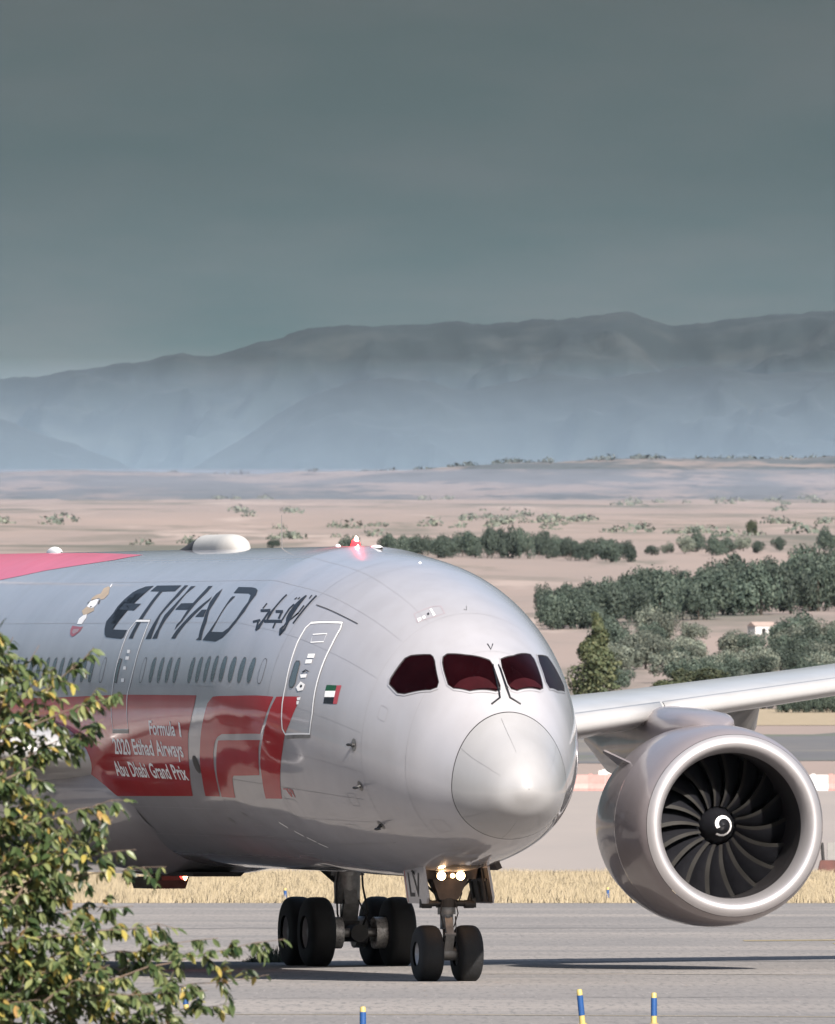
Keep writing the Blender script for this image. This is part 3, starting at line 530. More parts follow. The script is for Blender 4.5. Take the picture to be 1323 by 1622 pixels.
# livery (flat print, a few millimetres proud of the paint below it)
band = TR['red']
first = [[p[0], p[1]] for p in band[0]]
first = [[12.016, 175.217], [12.112, 178.411], [12.396, 183.854], [12.698, 188.696], [13.002, 195.919], [13.297, 202.039], [14.023, 212.61], [19.578, 213.6], [25, 213.6], [31, 212], [37, 206], [37, 190], [37, 177], [23.056, 176.7], [17.695, 175.245]]
decal([first], M_red, 'red_livery_panel')
for k in (1, 2, 3): decal([band[k]], M_red, 'red_livery_panel')
decal([[[24.43, 104.8], [25.518, 110.577], [26.713, 113.644], [27.993, 116.373], [29.308, 119.048], [30.525, 122.434], [31.861, 125.312], [34, 132], [38, 143], [44, 155], [50, 160], [50, 95], [41, 94.5], [34.7, 95], [29.3, 99]]], M_sweep, 'red_livery_sweep')
decal([[[24.43, 80], [27, 73], [30, 65], [34, 52], [40, 30], [50, 20], [50, 85], [41, 86], [34.7, 85], [29.3, 81]]], M_sweep, 'red_livery_sweep')
for i, poly in enumerate(TR['etihad']): pass
decal(TR['etihad'], M_navy, 'airline_name', off=.006, cell=.1)
decal(TR['arabic'], M_navy, 'arabic_airline_name', off=.006, cell=.1)
decal(TR['tm'], M_redp, 'trade_mark_letters', off=.006)


for (w_, sl_, sr_, ab_, at_) in (('Formula', 15.50, 13.62, 189.3, 184.3), ('1', 13.32, 13.20, 189.7, 184.7), ('2020', 18.42, 17.20, 196.5, 190.9), ('Etihad', 16.98, 15.50, 196.6, 191.0), ('Airways', 15.28, 13.35, 196.9, 191.3),
                                ('Abu', 18.85, 17.95, 204.9, 199.3), ('Dhabi', 17.72, 16.48, 205.1, 199.5), ('Grand', 16.24, 14.85, 205.4, 199.8), ('Prix', 14.60, 13.62, 205.7, 200.1)):
    skin_text(w_, sl_, sr_, ab_, at_, 'event_lettering', M_white, slope=.3)
em = decal(TR['em_gold'], M_gold, 'falcon_emblem', off=.005); 
for key, m, nm in (('em_white', M_white, 'emblem_body'), ('em_dark', M_seam, 'emblem_feather'), ('em_red', M_redp, 'emblem_base'), ('em_pink', M_pink, 'emblem_highlight')): [decal([q_], m, nm, em, off=.007 if key != 'em_pink' else .009) for q_ in TR[key]]
fl = decal(TR['fl_w'], M_white, 'national_flag', off=.006)
for key, m in (('fl_g', M_green), ('fl_k', M_black), ('fl_r', M_redp)): decal(TR[key], m, 'flag_stripe', fl, off=.006)

def superpane(s, a, hs, ha, n=20, e=2.6):
    K = .0506; out = []
    for k in range(n):
        t = 2*pi*k/n; c, d = cos(t), sin(t); out.append((s+hs*math.copysign(abs(c)**(2/e), c), a+ha*math.copysign(abs(d)**(2/e), d)))
    return out

# skin details
ann = np.linspace(0, 360, 145)
decal(strip([(SEAM, a) for a in ann[:-1]]+[(SEAM, 359.9)], .022), M_seam, 'radome_seam', off=-.004)
for (a0, s0, s1) in ((148, 1.28, .30), (100, 1.2, .45), (300, .25, .95), (35, 1.28, .35), (215, 1.28, .6), (262, 1.28, .5)):
    decal(strip([(s, a0) for s in np.linspace(s0, s1, 8)], .010), M_seam if a0 in (100, 262) else M_steel, 'lightning_strip', off=.006)
M_joint = mat('paint_joint', (.42, .405, .42), .5)
for s in (2.55, 3.9, 6.95, 9.2, 11.9, 14.2, 16.9): decal(strip([(s, a) for a in np.linspace(60, 300, 61)], .006), M_joint, 'panel_joint', off=.0033)
for a in (112, 128, 148, 172, 190, 218, 246): decal(strip([(s, a) for s in np.linspace(3.95, 30, 40)], .005), M_joint, 'panel_joint', off=.0031)
for (s, a, hs, ha) in ((2.1, 222, .22, 6), (2.7, 238, .25, 5), (4.6, 206, .16, 3.2), (5.4, 224, .3, 4), (7.6, 214, .35, 4), (9.6, 236, .4, 4), (10.8, 228, .3, 3), (3.4, 160, .12, 3)): decal(ring_poly(superpane(s, a, hs, ha, 16, 5), .008), M_joint, 'access_panel', off=.0036)
for s in (7.75, 20.0, 26.0): decal(strip([(s, a) for a in np.linspace(60, 300, 61)], .007), M_steel, 'panel_joint', off=.0035)
for a in (205, 232): decal(strip([(s, a) for s in np.linspace(4.2 if a > 180 else 5.8, 37, 40)], .006), M_steel, 'panel_joint', off=.0032)
decal(TR['gutter'], M_seam, 'rain_gutter', off=.012)

wins = [8.30, 8.89, 9.44, 9.97, 10.50, 11.05, 11.60, 12.15, 12.70, 13.78, 14.36, 14.95, 15.55, 16.25, 19.25, 20.1, 20.7]+[21.28+.58*i for i in range(28)]
for s in wins:
    a = float(np.interp(s, [8.3, 10.4, 12.6, 40], [163.2, 165.4, 166.3, 166.6])); pl = superpane(s, a, .125, 4.5)
    plug = s in (8.30, 16.25, 19.25)
    pane = decal([pl], M_silver if plug else M_pglass, 'passenger_window', off=.003, cell=.12)
    decal(ring_poly(pl, .012 if plug else .018), M_seam if plug else M_steel, 'window_frame', pane, off=.005)

# cockpit glazing
for key in ('w0', 'w1', 'w2', 'w3'):
    pl = TR[key][0]; pane = decal([pl], M_glass, 'cockpit_window', off=.004, cell=.07)
    decal(ring_poly(pl, .022), M_seam, 'window_seal', pane, off=.008, cell=.07)
    if key in ('w1', 'w2'): decal([TR['glare1' if key == 'w1' else 'glare2']], M_glare, 'glareshield', pane, off=.0055, cell=.07)
    decal(ring_poly([tuple(q[3]) for q in ring_poly(pl, .022)], .035), M_silver, 'window_frame', pane, off=.012, cell=.07)
for k, (sg, a0) in enumerate(((1, 94.5), (-1, 85.5))):
    mb = MB(); b0 = Vector(skin(1.58, a0, .02)); b1 = Vector(skin(1.75, a0-sg*1.0, .03)); b2 = Vector(skin(2.12, a0-sg*2.0, .03)); foot = Vector(skin(1.50, a0+sg*9, .02))
    mb.tube([foot, b0, b1], .016, 6); mb.tube([b1, b2], .014, 6); mb.box(tuple(b1), (.05, .03, .03)); mb.tube([Vector(skin(1.72, a0-sg*.3, .022)), Vector(skin(2.20, a0-sg*2.5, .022))], .010, 5)
    wip = mb.build('windscreen_wiper', M_black, plane, 40)

def door_part(key, wkey, marks):
    pl = TR[key][0]
    d = decal(ring_poly(pl, .045), M_white, 'passenger_door', off=.009)
    decal(ring_poly([tuple(q[3]) for q in ring_poly(pl, .045)], .010), M_seam, 'door_gap', d, off=.006)
    decal(TR[wkey], M_pglass, 'door_window', d, off=.008); decal(ring_poly(TR[wkey][0], .016), M_seam, 'window_frame', d, off=.010)
    for key2, m, nm in marks: decal(TR[key2], m, nm, d, off=.010)
    return d
d1 = door_part('door1', 'door1win', [('d1m', M_white, 'door_placard'), ('d1h', M_white, 'door_handle'), ('d1sill', M_steel, 'door_sill')])
decal(TR['d1dark'], M_black, 'handle_recess', d1, off=.014); decal(ring_poly(TR['door1win_a'][0], .022), M_white, 'door_vent_outline', d1, off=.010)
d2 = door_part('door2', 'door2win', [('d2m', M_white, 'door_placard'), ('d2sill', M_steel, 'door_sill')])
h = decal(ring_poly(TR['hatch'][0], .012), M_pink, 'escape_hatch', off=.006); decal(TR['hatch_m'], M_white, 'hatch_placard', h, off=.008); decal(TR['hatch_k'], M_black, 'hatch_latch', h, off=.008)
decal(TR['vmark'], M_black, 'alignment_mark', off=.006); decal(TR['vmark2'], M_steel, 'alignment_mark', off=.006)
decal([superpane(12.66, 200.0, .20, 3.4, 16, 2)], M_black, 'outflow_vent', off=.006)
for key in ('probe1', 'probe2', 'probe3'):
    s, a = TR[key]; p = Vector(skin(s, a)); q = Vector(skin(s, a, .11)); mb = MB()
    mb.tube([p, q], [.035, .022], 8); mb.tube([q-Vector((.10, 0, 0)), q, q+Vector((.16, 0, 0)), q+Vector((.26, 0, 0))], [.022, .026, .018, .010], 8)
    mb.build('pitot_probe', M_dark, plane, 40); decal([superpane(s, a, .085, 2.6, 14, 2)], M_steel, 'probe_plate', off=.007)
# small skids, drains and scuffs on the belly
for (s, a) in ((9.2, 222), (8.7, 226), (8.3, 229), (8.0, 232), (11.3, 219), (12.6, 222)):
    decal(strip([(s, a), (s-.28, a+2.4)], .045), M_white if s < 9.5 else M_steel, 'belly_placard', off=.005)

# crown: satcom dome, blades, beacon
mb = MB(); nS, nA = 22, 18; vs = []
for i in range(nS+1):
    t = i/nS; s = 19.75+2.65*t; hh = .27*min(1, (1-(1-min(1, t/.35))**2.2))**.75; ww = .31*min(1, (1-(1-min(1, t/.4))**2))**.6
    for k in range(nA+1):
        th = pi*k/nA; b = skin(s, 90, 0)
        vs.append((b[0], ww*cos(th), b[2]-.06+(hh+.06)*(sin(th)**.75)))
fs = [(i*(nA+1)+k, i*(nA+1)+k+1, (i+1)*(nA+1)+k+1, (i+1)*(nA+1)+k) for i in range(nS) for k in range(nA)]
mb.add(vs, fs); sat = mb.build('satcom_dome', mat('dome_cream', (.76, .73, .68), .5, var=.05), plane, 60)
base = nS*(nA+1); end = [Vector(v) for v in vs[base:base+nA+1]]; tail = Vector((end[0].x-2.3, -.12, end[0].z-.02))
mesh_obj('dome_tail', [*end, tail], [(k, k+1, nA+1) for k in range(nA)], M_seam, sat, autosmooth=60)
def blade(s, h, c, nm='blade_antenna', m=None, a=90, lean=.3):
    b = Vector(skin(s, a)); o = (Vector(skin(s, a, 1.0))-b)
    mb = MB(); mb.tube([b-o*.02, b+o*h*.5+Vector((-lean*h*.5, 0, 0)), b+o*h+Vector((-lean*h, 0, 0))], [c, c*.75, c*.35], 8)
    return mb.build(nm, m or M_white, plane, 40)
blade(17.0, .60, .014, 'whip_antenna', M_steel, lean=.05)
def pod(s, L_, h, wd, nm, m, a=90):
    mb = MB(); b = Vector(skin(s, a)); vs = []; n1, n2 = 10, 10
    o = (Vector(skin(s, a, 1.0))-b)
    for i in range(n1+1):
        t = i/n1; r = sin(pi*min(1, max(0.02, t)))**.5
        for k in range(n2+1):
            th = pi*k/n2; q = b+Vector((L_*(.5-t), wd*r*cos(th), 0))+o*(h*r*sin(th)-.015); vs.append(q)
    mb.add(vs, [(i*(n2+1)+k, i*(n2+1)+k+1, (i+1)*(n2+1)+k+1, (i+1)*(n2+1)+k) for i in range(n1) for k in range(n2)])
    return mb.build(nm, m, plane, 50)
pod(34.3, 1.1, .13, .10, 'blade_antenna', M_white); pod(10.3, .75, .06, .08, 'blade_antenna', M_white); pod(13.0, .3, .06, .05, 'blade_antenna', M_white); pod(7.3, .10, .035, .03, 'blade_antenna', M_white)
bc = pod(11.75, .34, .15, .085, 'beacon_light', emis('red_beacon', (1.0, .03, .04), 1.0))
bl = Vector(skin(11.75, 90, .24)); core = pod(11.70, .16, .20, .05, 'beacon_bulb', emis('beacon_bulb_glow', (1.0, .62, .45), 5)); core.parent = bc
def lamp(name, p, energy, col, r=.06, spot=None):
    l = bpy.data.lights.new(name, 'SPOT' if spot else 'POINT'); l.energy = energy; l.color = col; l.shadow_soft_size = r; l.specular_factor = 0
    if spot: l.spot_size = radians(spot[0]); l.spot_blend = .6
    o = bpy.data.objects.new(name, l); link(o, plane); o.location = p
    if spot: o.rotation_euler = Vector(spot[1]).to_track_quat('-Z', 'Y').to_euler()
    return o
lamp('beacon_lamp', bl, 55, (1, .05, .06), .03)

# belly fairing over the wing root
vs = []; ST = np.linspace(19.0, 38.5, 44); nA = 60
for s in ST:
    b = float(np.clip((s-19.0)/4.2, 0, 1)); b = b*b*(3-2*b); e_ = float(np.clip((38.5-s)/5.0, 0, 1)); b *= e_*e_*(3-2*e_)
    wf = 2.35+.85*b; zb = 2.05-.42*b
    for k in range(nA+1):
        a = radians(140+260*k/nA); y = wf*cos(a); z = 3.3+(3.3-zb)*sin(a) if sin(a) < 0 else 3.3+1.0*sin(a)
        vs.append((SN-s, y, z-(SN-s)*DROOP))
np_obj('belly_fairing', vs, [(i*(nA+1)+k, (i+1)*(nA+1)+k, (i+1)*(nA+1)+k+1, i*(nA+1)+k+1) for i in range(len(ST)-1) for k in range(nA)], M_silver, plane, smooth=True)
lowb = pod(24.3, .26, .14, .08, 'beacon_light', emis('lower_beacon', (1.0, .05, .04), 1.5), a=270); lowb.location.z = -.16; lowc = pod(24.15, .12, .16, .05, 'beacon_bulb', emis('lower_bulb_glow', (1.0, .55, .25), 5), a=270); lowc.parent = lowb
lamp('lower_beacon_lamp', (SN-23.95, 0, 1.50), 3, (1, .05, .05), .03)
mb = MB(); mb.box((SN-25.9, -.05, 1.62), (1.5, .62, .22), taper=1.15); mb.box((SN-25.2, -.05, 1.72), (.9, .5, .10)); mb.build('ram_air_inlet', M_brown, plane)
mb = MB(); mb.box((SN-22.6, -.2, 1.80), (3.2, .9, .08), taper=1.1); mb.build('inlet_ramp', M_dark, plane)

# wings
def foil(n=26, t=.105, camber=.018):
    x = .5*(1-np.cos(np.linspace(0, pi, n))); yt = 5*t*(.2969*np.sqrt(x)-.126*x-.3516*x**2+.2843*x**3-.1036*x**4); yc = camber*4*x*(1-x)*(1+.6*(x-.5))
    up = [(a, b+c) for a, b, c in zip(x, yc, yt)]; lo = [(a, b-c) for a, b, c in zip(x, yc, yt)]; return up[::-1]+lo[1:-1]
WS = [  # span, leading edge aft of nose wheel, chord, height of leading edge, thickness, twist
    (0.0, 12.9, 14.2, 3.66, .105, 1.4), (2.9, 15.15, 12.2, 3.99, .10, 1.4), (6.0, 17.35, 9.9, 4.39, .095, 1.2), (9.73, 19.98, 7.6, 4.84, .092, 1.0), (14, 23.0, 6.5, 5.34, .088, .8), (20, 27.2, 4.8, 6.10, .095, .6), (25.5, 31.1, 3.2, 6.95, .09, .2), (28.2, 33.9, 2.0, 7.45, .09, 0), (30.0, 36.6, .7, 7.85, .09, 0)]
def wing_pt(row, fx, fz, sg, extra=0.0):
    y, d, c, z, t, tw = row; a = radians(tw); X = fx*c; Z = fz*c
    return (-(d+X*cos(a)+Z*sin(a)*0), sg*y, z+Z-X*sin(a))
def wing(sg):
    vs = []; fl_ = None
    sp = np.concatenate([np.linspace(0, 14, 22), np.linspace(15, 30, 22)]); W_ = np.array(WS)
    rows_ = [[s]+[float(np.interp(s, W_[:, 0], W_[:, j])) for j in range(1, 6)] for s in sp]
    for r in rows_: vs += [wing_pt(r, fx, fz, sg) for fx, fz in foil(26, r[4])]
    n = len(foil(26)); fs = [(i*n+k, i*n+(k+1) % n, (i+1)*n+(k+1) % n, (i+1)*n+k) for i in range(len(sp)-1) for k in range(n)]
    fs.append(tuple((len(sp)-1)*n+k for k in range(n)))
    if sg > 0: fs = [f[::-1] for f in fs]
    o = mesh_obj('wing', vs, fs, M_wing, plane, autosmooth=40)
    # slats: a proud sleeve round the leading edge, one per bay
    for (y0, y1) in ((3.4, 9.55), (9.62, 15.4), (15.45, 20.2), (20.25, 25.0)):
        vs = []; K = 6; prof = []
        pr = foil(60, .105); 
        ys = np.linspace(y0, y1, 8); m_ = 0
        for y in ys:
            r = [y]+[float(np.interp(y, W_[:, 0], W_[:, j])) for j in range(1, 6)]
            P_ = [p for p in foil(64, r[4]) if p[0] < .034]
            P_ = [p for p in P_ if p[1] > -.02 or p[0] < .034]; m_ = len(P_)
            for fx, fz in P_:
                d_ = math.hypot(fx, fz)+1e-6; k = .020/r[2]
                q = (fx-.028*(1 if fx < .2 else 0)*0-k*(1.2-fx*8), fz+(k if fz > 0 else -k)-.002)
                vs.append(wing_pt(r, q[0], q[1], sg))
        f2 = [(i*m_+k, i*m_+k+1, (i+1)*m_+k+1, (i+1)*m_+k) for i in range(len(ys)-1) for k in range(m_-1)]
        if sg > 0: f2 = [f[::-1] for f in f2]
        sl = mesh_obj('slat', vs, f2, M_slat, o, autosmooth=50); so = sl.modifiers.new('thickness', 'SOLIDIFY'); so.thickness = .012; so.offset = -1
    for y, L_ in ((7.0, 4.2), (13.2, 3.6), (18.0, 3.0)):
        r = [y]+[float(np.interp(y, W_[:, 0], W_[:, j])) for j in range(1, 6)]; p0 = Vector(wing_pt(r, .55, -.05, sg)); mb = MB()
        mb.tube([p0+Vector((0, 0, .1)), p0+Vector((-L_*.3, 0, -.25)), p0+Vector((-L_*.7, 0, -.3)), p0+Vector((-L_*1.1, 0, .0))], [.06, .30, .26, .05], 12); mb.build('flap_track_fairing', M_wing, o, 60)
    return o
wing(1); wing(-1)
# tail
def lift_surface(name, rows_, vertical, sg, m):
    n = len(foil(18)); vs = []
    for (sp, x, c, z) in rows_:
        for fx, fz in foil(18, .09, 0): vs.append((x-fx*c, fz*c, z+sp) if vertical else (x-fx*c, sg*sp, z+fz*c))
    fs = [(i*n+k, i*n+(k+1) % n, (i+1)*n+(k+1) % n, (i+1)*n+k) for i in range(len(rows_)-1) for k in range(n)]
    fs.append(tuple((len(rows_)-1)*n+k for k in range(n))); return mesh_obj(name, vs, fs, m, plane, autosmooth=40)
lift_surface('tail_fin', [(0, -45.5, 8.2, 7.5), (9.2, -53.0, 3.0, 7.5)], True, 1, M_silver)
for sg in (1, -1): lift_surface('tailplane', [(0.5, -47.5, 5.4, 6.6), (9.8, -54.0, 1.9, 7.5)], False, sg, M_silver)

# engine: axis along -X from the lip; built once at the port side, copied to starboard
EX, EY, EZ = -15.48, 9.73, 2.69
def engine():
    o = MB(); N = 96
    o.lathe([(-.115, 1.698), (-.22, 1.746), (-.35, 1.786), (-.50, 1.815), (-.8, 1.855), (-1.2, 1.885), (-1.6, 1.895)], N); cow = o.build('engine', M_cowl, plane, 40); cow.location = (EX, EY, EZ)
    m = MB(); m.lathe([(-1.615, 1.893), (-2.1, 1.885), (-2.6, 1.855), (-3.1, 1.79), (-3.6, 1.69), (-4.0, 1.585)], N); m.build('fan_cowl', M_cowl, cow, 40)
    m = MB(); m.lathe([(-.105, 1.692), (-.05, 1.645), (-.01, 1.585), (0, 1.54), (-.012, 1.495), (-.05, 1.455), (-.12, 1.415), (-.22, 1.38), (-.34, 1.355)], N); m.build('inlet_lip', M_lip, cow, 60)
    m = MB(); m.lathe([(-.345, 1.353), (-.55, 1.335), (-.8, 1.345), (-1.1, 1.375), (-1.55, 1.385), (-2.0, 1.38)], N); m.build('inlet_duct', M_duct, cow, 60)
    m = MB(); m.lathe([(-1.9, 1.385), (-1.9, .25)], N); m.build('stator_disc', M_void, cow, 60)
    # chevron nozzle
    m = MB(); vs = []; n = 16*8
    for i, x in enumerate((-4.01, -4.35, -4.8)):
        for k in range(n):
            a = 2*pi*k/n; ph = (k % 8)/8; tri = 1-abs(2*ph-1); r = (1.58, 1.49, 1.33)[i]; xx = x+(0 if i < 2 else .30*(1-tri)); vs.append((xx, r*sin(a), r*cos(a)))
    m.add(vs, [(i*n+k, i*n+(k+1) % n, (i+1)*n+(k+1) % n, (i+1)*n+k) for i in range(2) for k in range(n)]); nz_ = m.build('fan_nozzle', M_cowl, cow, 40); nz_.modifiers.new('t', 'SOLIDIFY').thickness = .03
    m = MB(); m.lathe([(-3.9, 1.0), (-4.8, .95), (-5.6, .78), (-6.2, .60)], 48); m.lathe([(-5.9, .42), (-6.6, .28), (-7.1, .03)], 32); m.build('core_nozzle', M_steel, cow, 40)
    m = MB(); m.lathe([(-.80, .012), (-.83, .07), (-.92, .15), (-1.06, .24), (-1.22, .31), (-1.36, .345), (-1.62, .40)], 48); spn = m.build('spinner', M_fan, cow, 60)
    # white comma on the spinner
    P_ = []; 
    for i in range(15):
        t = i/14; a = radians(215-330*t); r = .185*(1-.15*t) if t < .62 else .185*(.907-.95*(t-.62)); P_.append((r*sin(a)*1.0, r*cos(a), .045*(.55+.45*min(1, t*3))))
    vs = []; 
    def sx(r): return float(np.interp(r, [.012, .07, .15, .24, .31], [-.80, -.83, -.92, -1.06, -1.22]))+.012
    for i, (y, z, w_) in enumerate(P_):
        j0, j1 = max(i-1, 0), min(i+1, 14); t = Vector((P_[j1][0]-P_[j0][0], P_[j1][1]-P_[j0][1], 0)).normalized(); nn = Vector((-t.y, t.x, 0))
        for sgn in (-1, 1):
            yy, zz = y+nn.x*w_*sgn*.62, z+nn.y*w_*sgn*.62; vs.append((sx(math.hypot(yy, zz)), yy, zz))
    f2 = [(2*i, 2*i+1, 2*i+3, 2*i+2) for i in range(14)]
    mesh_obj('spinner_mark', vs, f2, M_white, cow)
    # fan blades: swept, twisted, thick enough to have an edge
    bm_ = None
    for b in range(18):
        if bm_ is None:
            vs = []; nr, nc = 12, 9
            for i in range(nr+1):
                t = i/nr; r = .36+(1.375-.36)*t; tw = radians(22+40*t); sw = .10*sin(pi*t*.95)-.20*t*t; ch = .46+.12*sin(pi*t)
                for side in (1, -1):
                    for k in range(nc+1):
                        u = k/nc-.5; th = .016*(1-(2*u)**2)*side*(1.4-t)+.0025*side; cx = u*ch; bow = .05*(1-(2*u)**2)
                        ax = -1.42-(cx*cos(tw))-.08*t; tn = cx*sin(tw)+th+bow+sw
                        an = tn/r; vs.append((ax, r*sin(an), r*cos(an)))
            n1 = nc+1; st = 2*n1; fs = []; mi = []
            for i in range(nr):
                for side in (0, 1):
                    for k in range(nc):
                        a0 = i*st+side*n1+k; q = (a0, a0+1, a0+st+1, a0+st); fs.append(q if side == 0 else q[::-1]); mi.append(1 if k == 0 and True else 0)
            bl_ = mesh_obj('fan_blade', vs, fs, [M_fan, M_bladele], cow, smooth=True); bl_.data.polygons.foreach_set('material_index', mi); bm_ = bl_
        else:
            bl_ = copy_obj(bm_, cow)
        bl_.rotation_euler = (2*pi*b/18, 0, 0)
    # strake and pylon
    for sgn in (1, -1):
        a = radians(52)*sgn; c = Vector((0, sin(a), cos(a))); r0 = 1.84
        mesh_obj('nacelle_strake', [c*r0+Vector((-1.9, 0, 0)), c*(r0+.42)+Vector((-2.75, 0, 0)), c*(r0+.38)+Vector((-2.95, 0, 0)), c*(r0-.03)+Vector((-3.0, 0, 0))]+[c*r0+Vector((-1.9, 0, 0))+c.cross(Vector((1, 0, 0)))*.03, c*(r0+.42)+Vector((-2.75, 0, 0))+c.cross(Vector((1, 0, 0)))*.03, c*(r0+.38)+Vector((-2.95, 0, 0))+c.cross(Vector((1, 0, 0)))*.03, c*(r0-.03)+Vector((-3.0, 0, 0))+c.cross(Vector((1, 0, 0)))*.03],
                 [(0, 1, 2, 3), (7, 6, 5, 4), (0, 4, 5, 1), (1, 5, 6, 2), (2, 6, 7, 3), (3, 7, 4, 0)], M_cowl, cow)
    sec = [(-1.15, 1.80, 1.88, .10), (-1.5, 1.7, 2.02, .40), (-2.1, 1.5, 2.13, .58), (-3.2, 1.2, 2.20, .64), (-4.2, .8, 2.24, .60), (-6.0, .7, 2.25, .50), (-8.0, .95, 1.9, .36), (-10.2, 1.55, 1.75, .10)]
    vs = []; nn = 20
    for (x, z0, z1, hw) in sec:
        for k in range(nn):
            a = 2*pi*k/nn; c, s_ = cos(a), sin(a); vs.append((x, hw*math.copysign(abs(c)**.7, c), (z0+z1)/2+(z1-z0)/2*math.copysign(abs(s_)**.6, s_)))
    mesh_obj('pylon', vs, [(i*nn+k, i*nn+(k+1) % nn, (i+1)*nn+(k+1) % nn, (i+1)*nn+k) for i in range(len(sec)-1) for k in range(nn)]+[tuple(range(nn))[::-1], tuple((len(sec)-1)*nn+k for k in range(nn))], M_cowl, cow, autosmooth=50)
    return cow
eng = engine(); e2 = copy_tree(eng, plane); e2.location.y = -EY

# wheels
def tyre_prof(R, W, rim):
    P_ = []
    for k in range(13):
        t = k/12; a = pi*t; P_.append((W/2*math.copysign(abs(cos(a))**.55, cos(a)), rim+(R-rim)*abs(sin(a))**.42))
    return P_
def wheel(parent, p, R, W, rim, out, squash):
    m = MB(); pr = tyre_prof(R, W, rim); m.lathe(pr, 48, (0, 0, 0), (0, 1, 0))
    for t in ([-.28, -.10, .10, .28]): pass
    for i, v in enumerate(m.v):
        if v[2] < -(R-squash): m.v[i] = (v[0], v[1]*1.05, -(R-squash))
    ty = m.build('tyre', M_rubber, parent, 35); ty.location = p
    m = MB(); m.lathe([(W*.36, rim*1.04), (W*.40, rim), (W*.30, rim*.9), (W*.20, rim*.62), (W*.26, rim*.40), (W*.34, rim*.34), (W*.36, .0)], 40, (0, 0, 0), (0, out, 0))
    m.lathe([(-W*.36, rim*1.04), (-W*.40, rim), (-W*.1, rim*.88), (-W*.05, .05)], 40, (0, 0, 0), (0, out, 0))
    m.m = 1
    for k in range(9):
        a = 2*pi*k/9; m.lathe([(W*.245, .0), (W*.262, rim*.10)][::-1]+[(W*.262, 0.0)], 8, (rim*.66*cos(a), 0, rim*.66*sin(a)), (0, out, 0))
    ri = m.build('rim', [M_hub, M_dark], parent, 40); ri.location = p; return ty, ri

# nose gear and a flat black patch painted for the shade inside its bay
decal([[(3.95, 262), (3.95, 278), (6.7, 279), (6.7, 261)]], M_void, 'bay_shade_patch', off=.004)
m = MB(); m.tube([(0, 0, .5), (-.02, 0, 1.25)], .075, 16); m.m = 1; m.tube([(-.02, 0, .92), (-.06, 0, 2.35)], .118, 20); m.tube([(-.03, 0, 1.18), (-.035, 0, 1.30)], .16, 20)
m.m = 2; m.tube([(-.04, 0, 1.30), (-.045, 0, 1.46)], .19, 16); m.m = 3; m.box((.02, 0, 1.62), (.22, .34, .36), taper=1.9); m.box((-.08, 0, 1.95), (.5, .95, .30), taper=1.12)
gear = m.build('nose_gear', [M_chrome, M_steel, M_dark, M_brown], plane, 40)
m = MB(); m.tube([(0, -.40, .485), (0, .40, .485)], .07, 14); m.tube([(0, -.14, .485), (0, .14, .485)], .12, 14); m.build('axle', M_steel, gear, 40)
m = MB(); m.box((.14, 0, .68), (.05, .16, .34), Matrix.Rotation(radians(24), 3, 'Y')); m.box((.14, 0, .98), (.05, .14, .36), Matrix.Rotation(radians(-26), 3, 'Y')); m.tube([(.21, -.10, .83), (.21, .10, .83)], .03, 8); m.build('torque_link', M_steel, gear, 40)
for sg in (1, -1):
    m = MB(); m.tube([(.05, sg*.12, 1.38), (.05, sg*.46, 1.36)], .055, 10); m.tube([(.05, sg*.30, 1.36), (.05, sg*.47, 1.36)], .075, 10); m.box((.05, sg*.47, 1.38), (.10, .07, .17)); m.tube([(.05, sg*.40, 1.42), (.05, sg*.41, 1.60)], [.05, .012], 8); m.build('steering_actuator', M_dark, gear, 40)
    m = MB(); m.tube([(.06, sg*.16, 1.30), (.07, sg*.25, 1.55), (.02, sg*.22, 1.85)], .014, 6); m.tube([(.12, sg*.09, .95), (.15, sg*.16, 1.2), (.11, sg*.10, 1.5)], .012, 6); m.tube([(.10, sg*.05, .6), (.20, sg*.12, .8), (.11, sg*.12, 1.15)], .011, 6); m.build('hydraulic_hose', M_dark, gear)
    m = MB(); m.tube([(-.10, sg*.20, 1.55), (-.10, sg*.62, 1.95)], .02, 8); m.build('door_rod', M_dark, gear)
    wheel(gear, (0, sg*.36, .485), .505, .42, .215, sg, .02)
m = MB(); m.tube([(-.08, 0, 1.5), (-.9, 0, 2.15)], .06, 10); m.tube([(-.08, .15, 1.35), (-.5, .18, 1.9)], .035, 8); m.build('drag_brace', M_dark, gear, 40)
M_lamp = emis('landing_lamp', (1.0, .80, .50), 2.6)
for sg in (1, -1):
    m = MB(); m.lathe([(-.10, .04), (-.04, .08), (.0, .092), (.012, .085)], 20, (.30, sg*.175-.01, 1.86), (1, 0, 0)); m.m = 1; m.lathe([(.006, .080), (.014, .05), (.016, .0)], 20, (.30, sg*.175-.01, 1.86), (1, 0, 0))
    m.build('landing_light', [M_steel, M_lamp], gear, 40)
m = MB(); m.lathe([(-.05, .03), (0, .045), (.004, .04), (.005, 0)], 12, (.30, 0.02, 1.86), (1, 0, 0)); m.build('taxi_light', emis('taxi_lamp', (1.0, .75, .45), 1.5), gear, 40)
[lamp('landing_lamp', (.36, sg*.175-.01, 1.86), 3.6, (1, .60, .34), .03) for sg in (1, -1)]
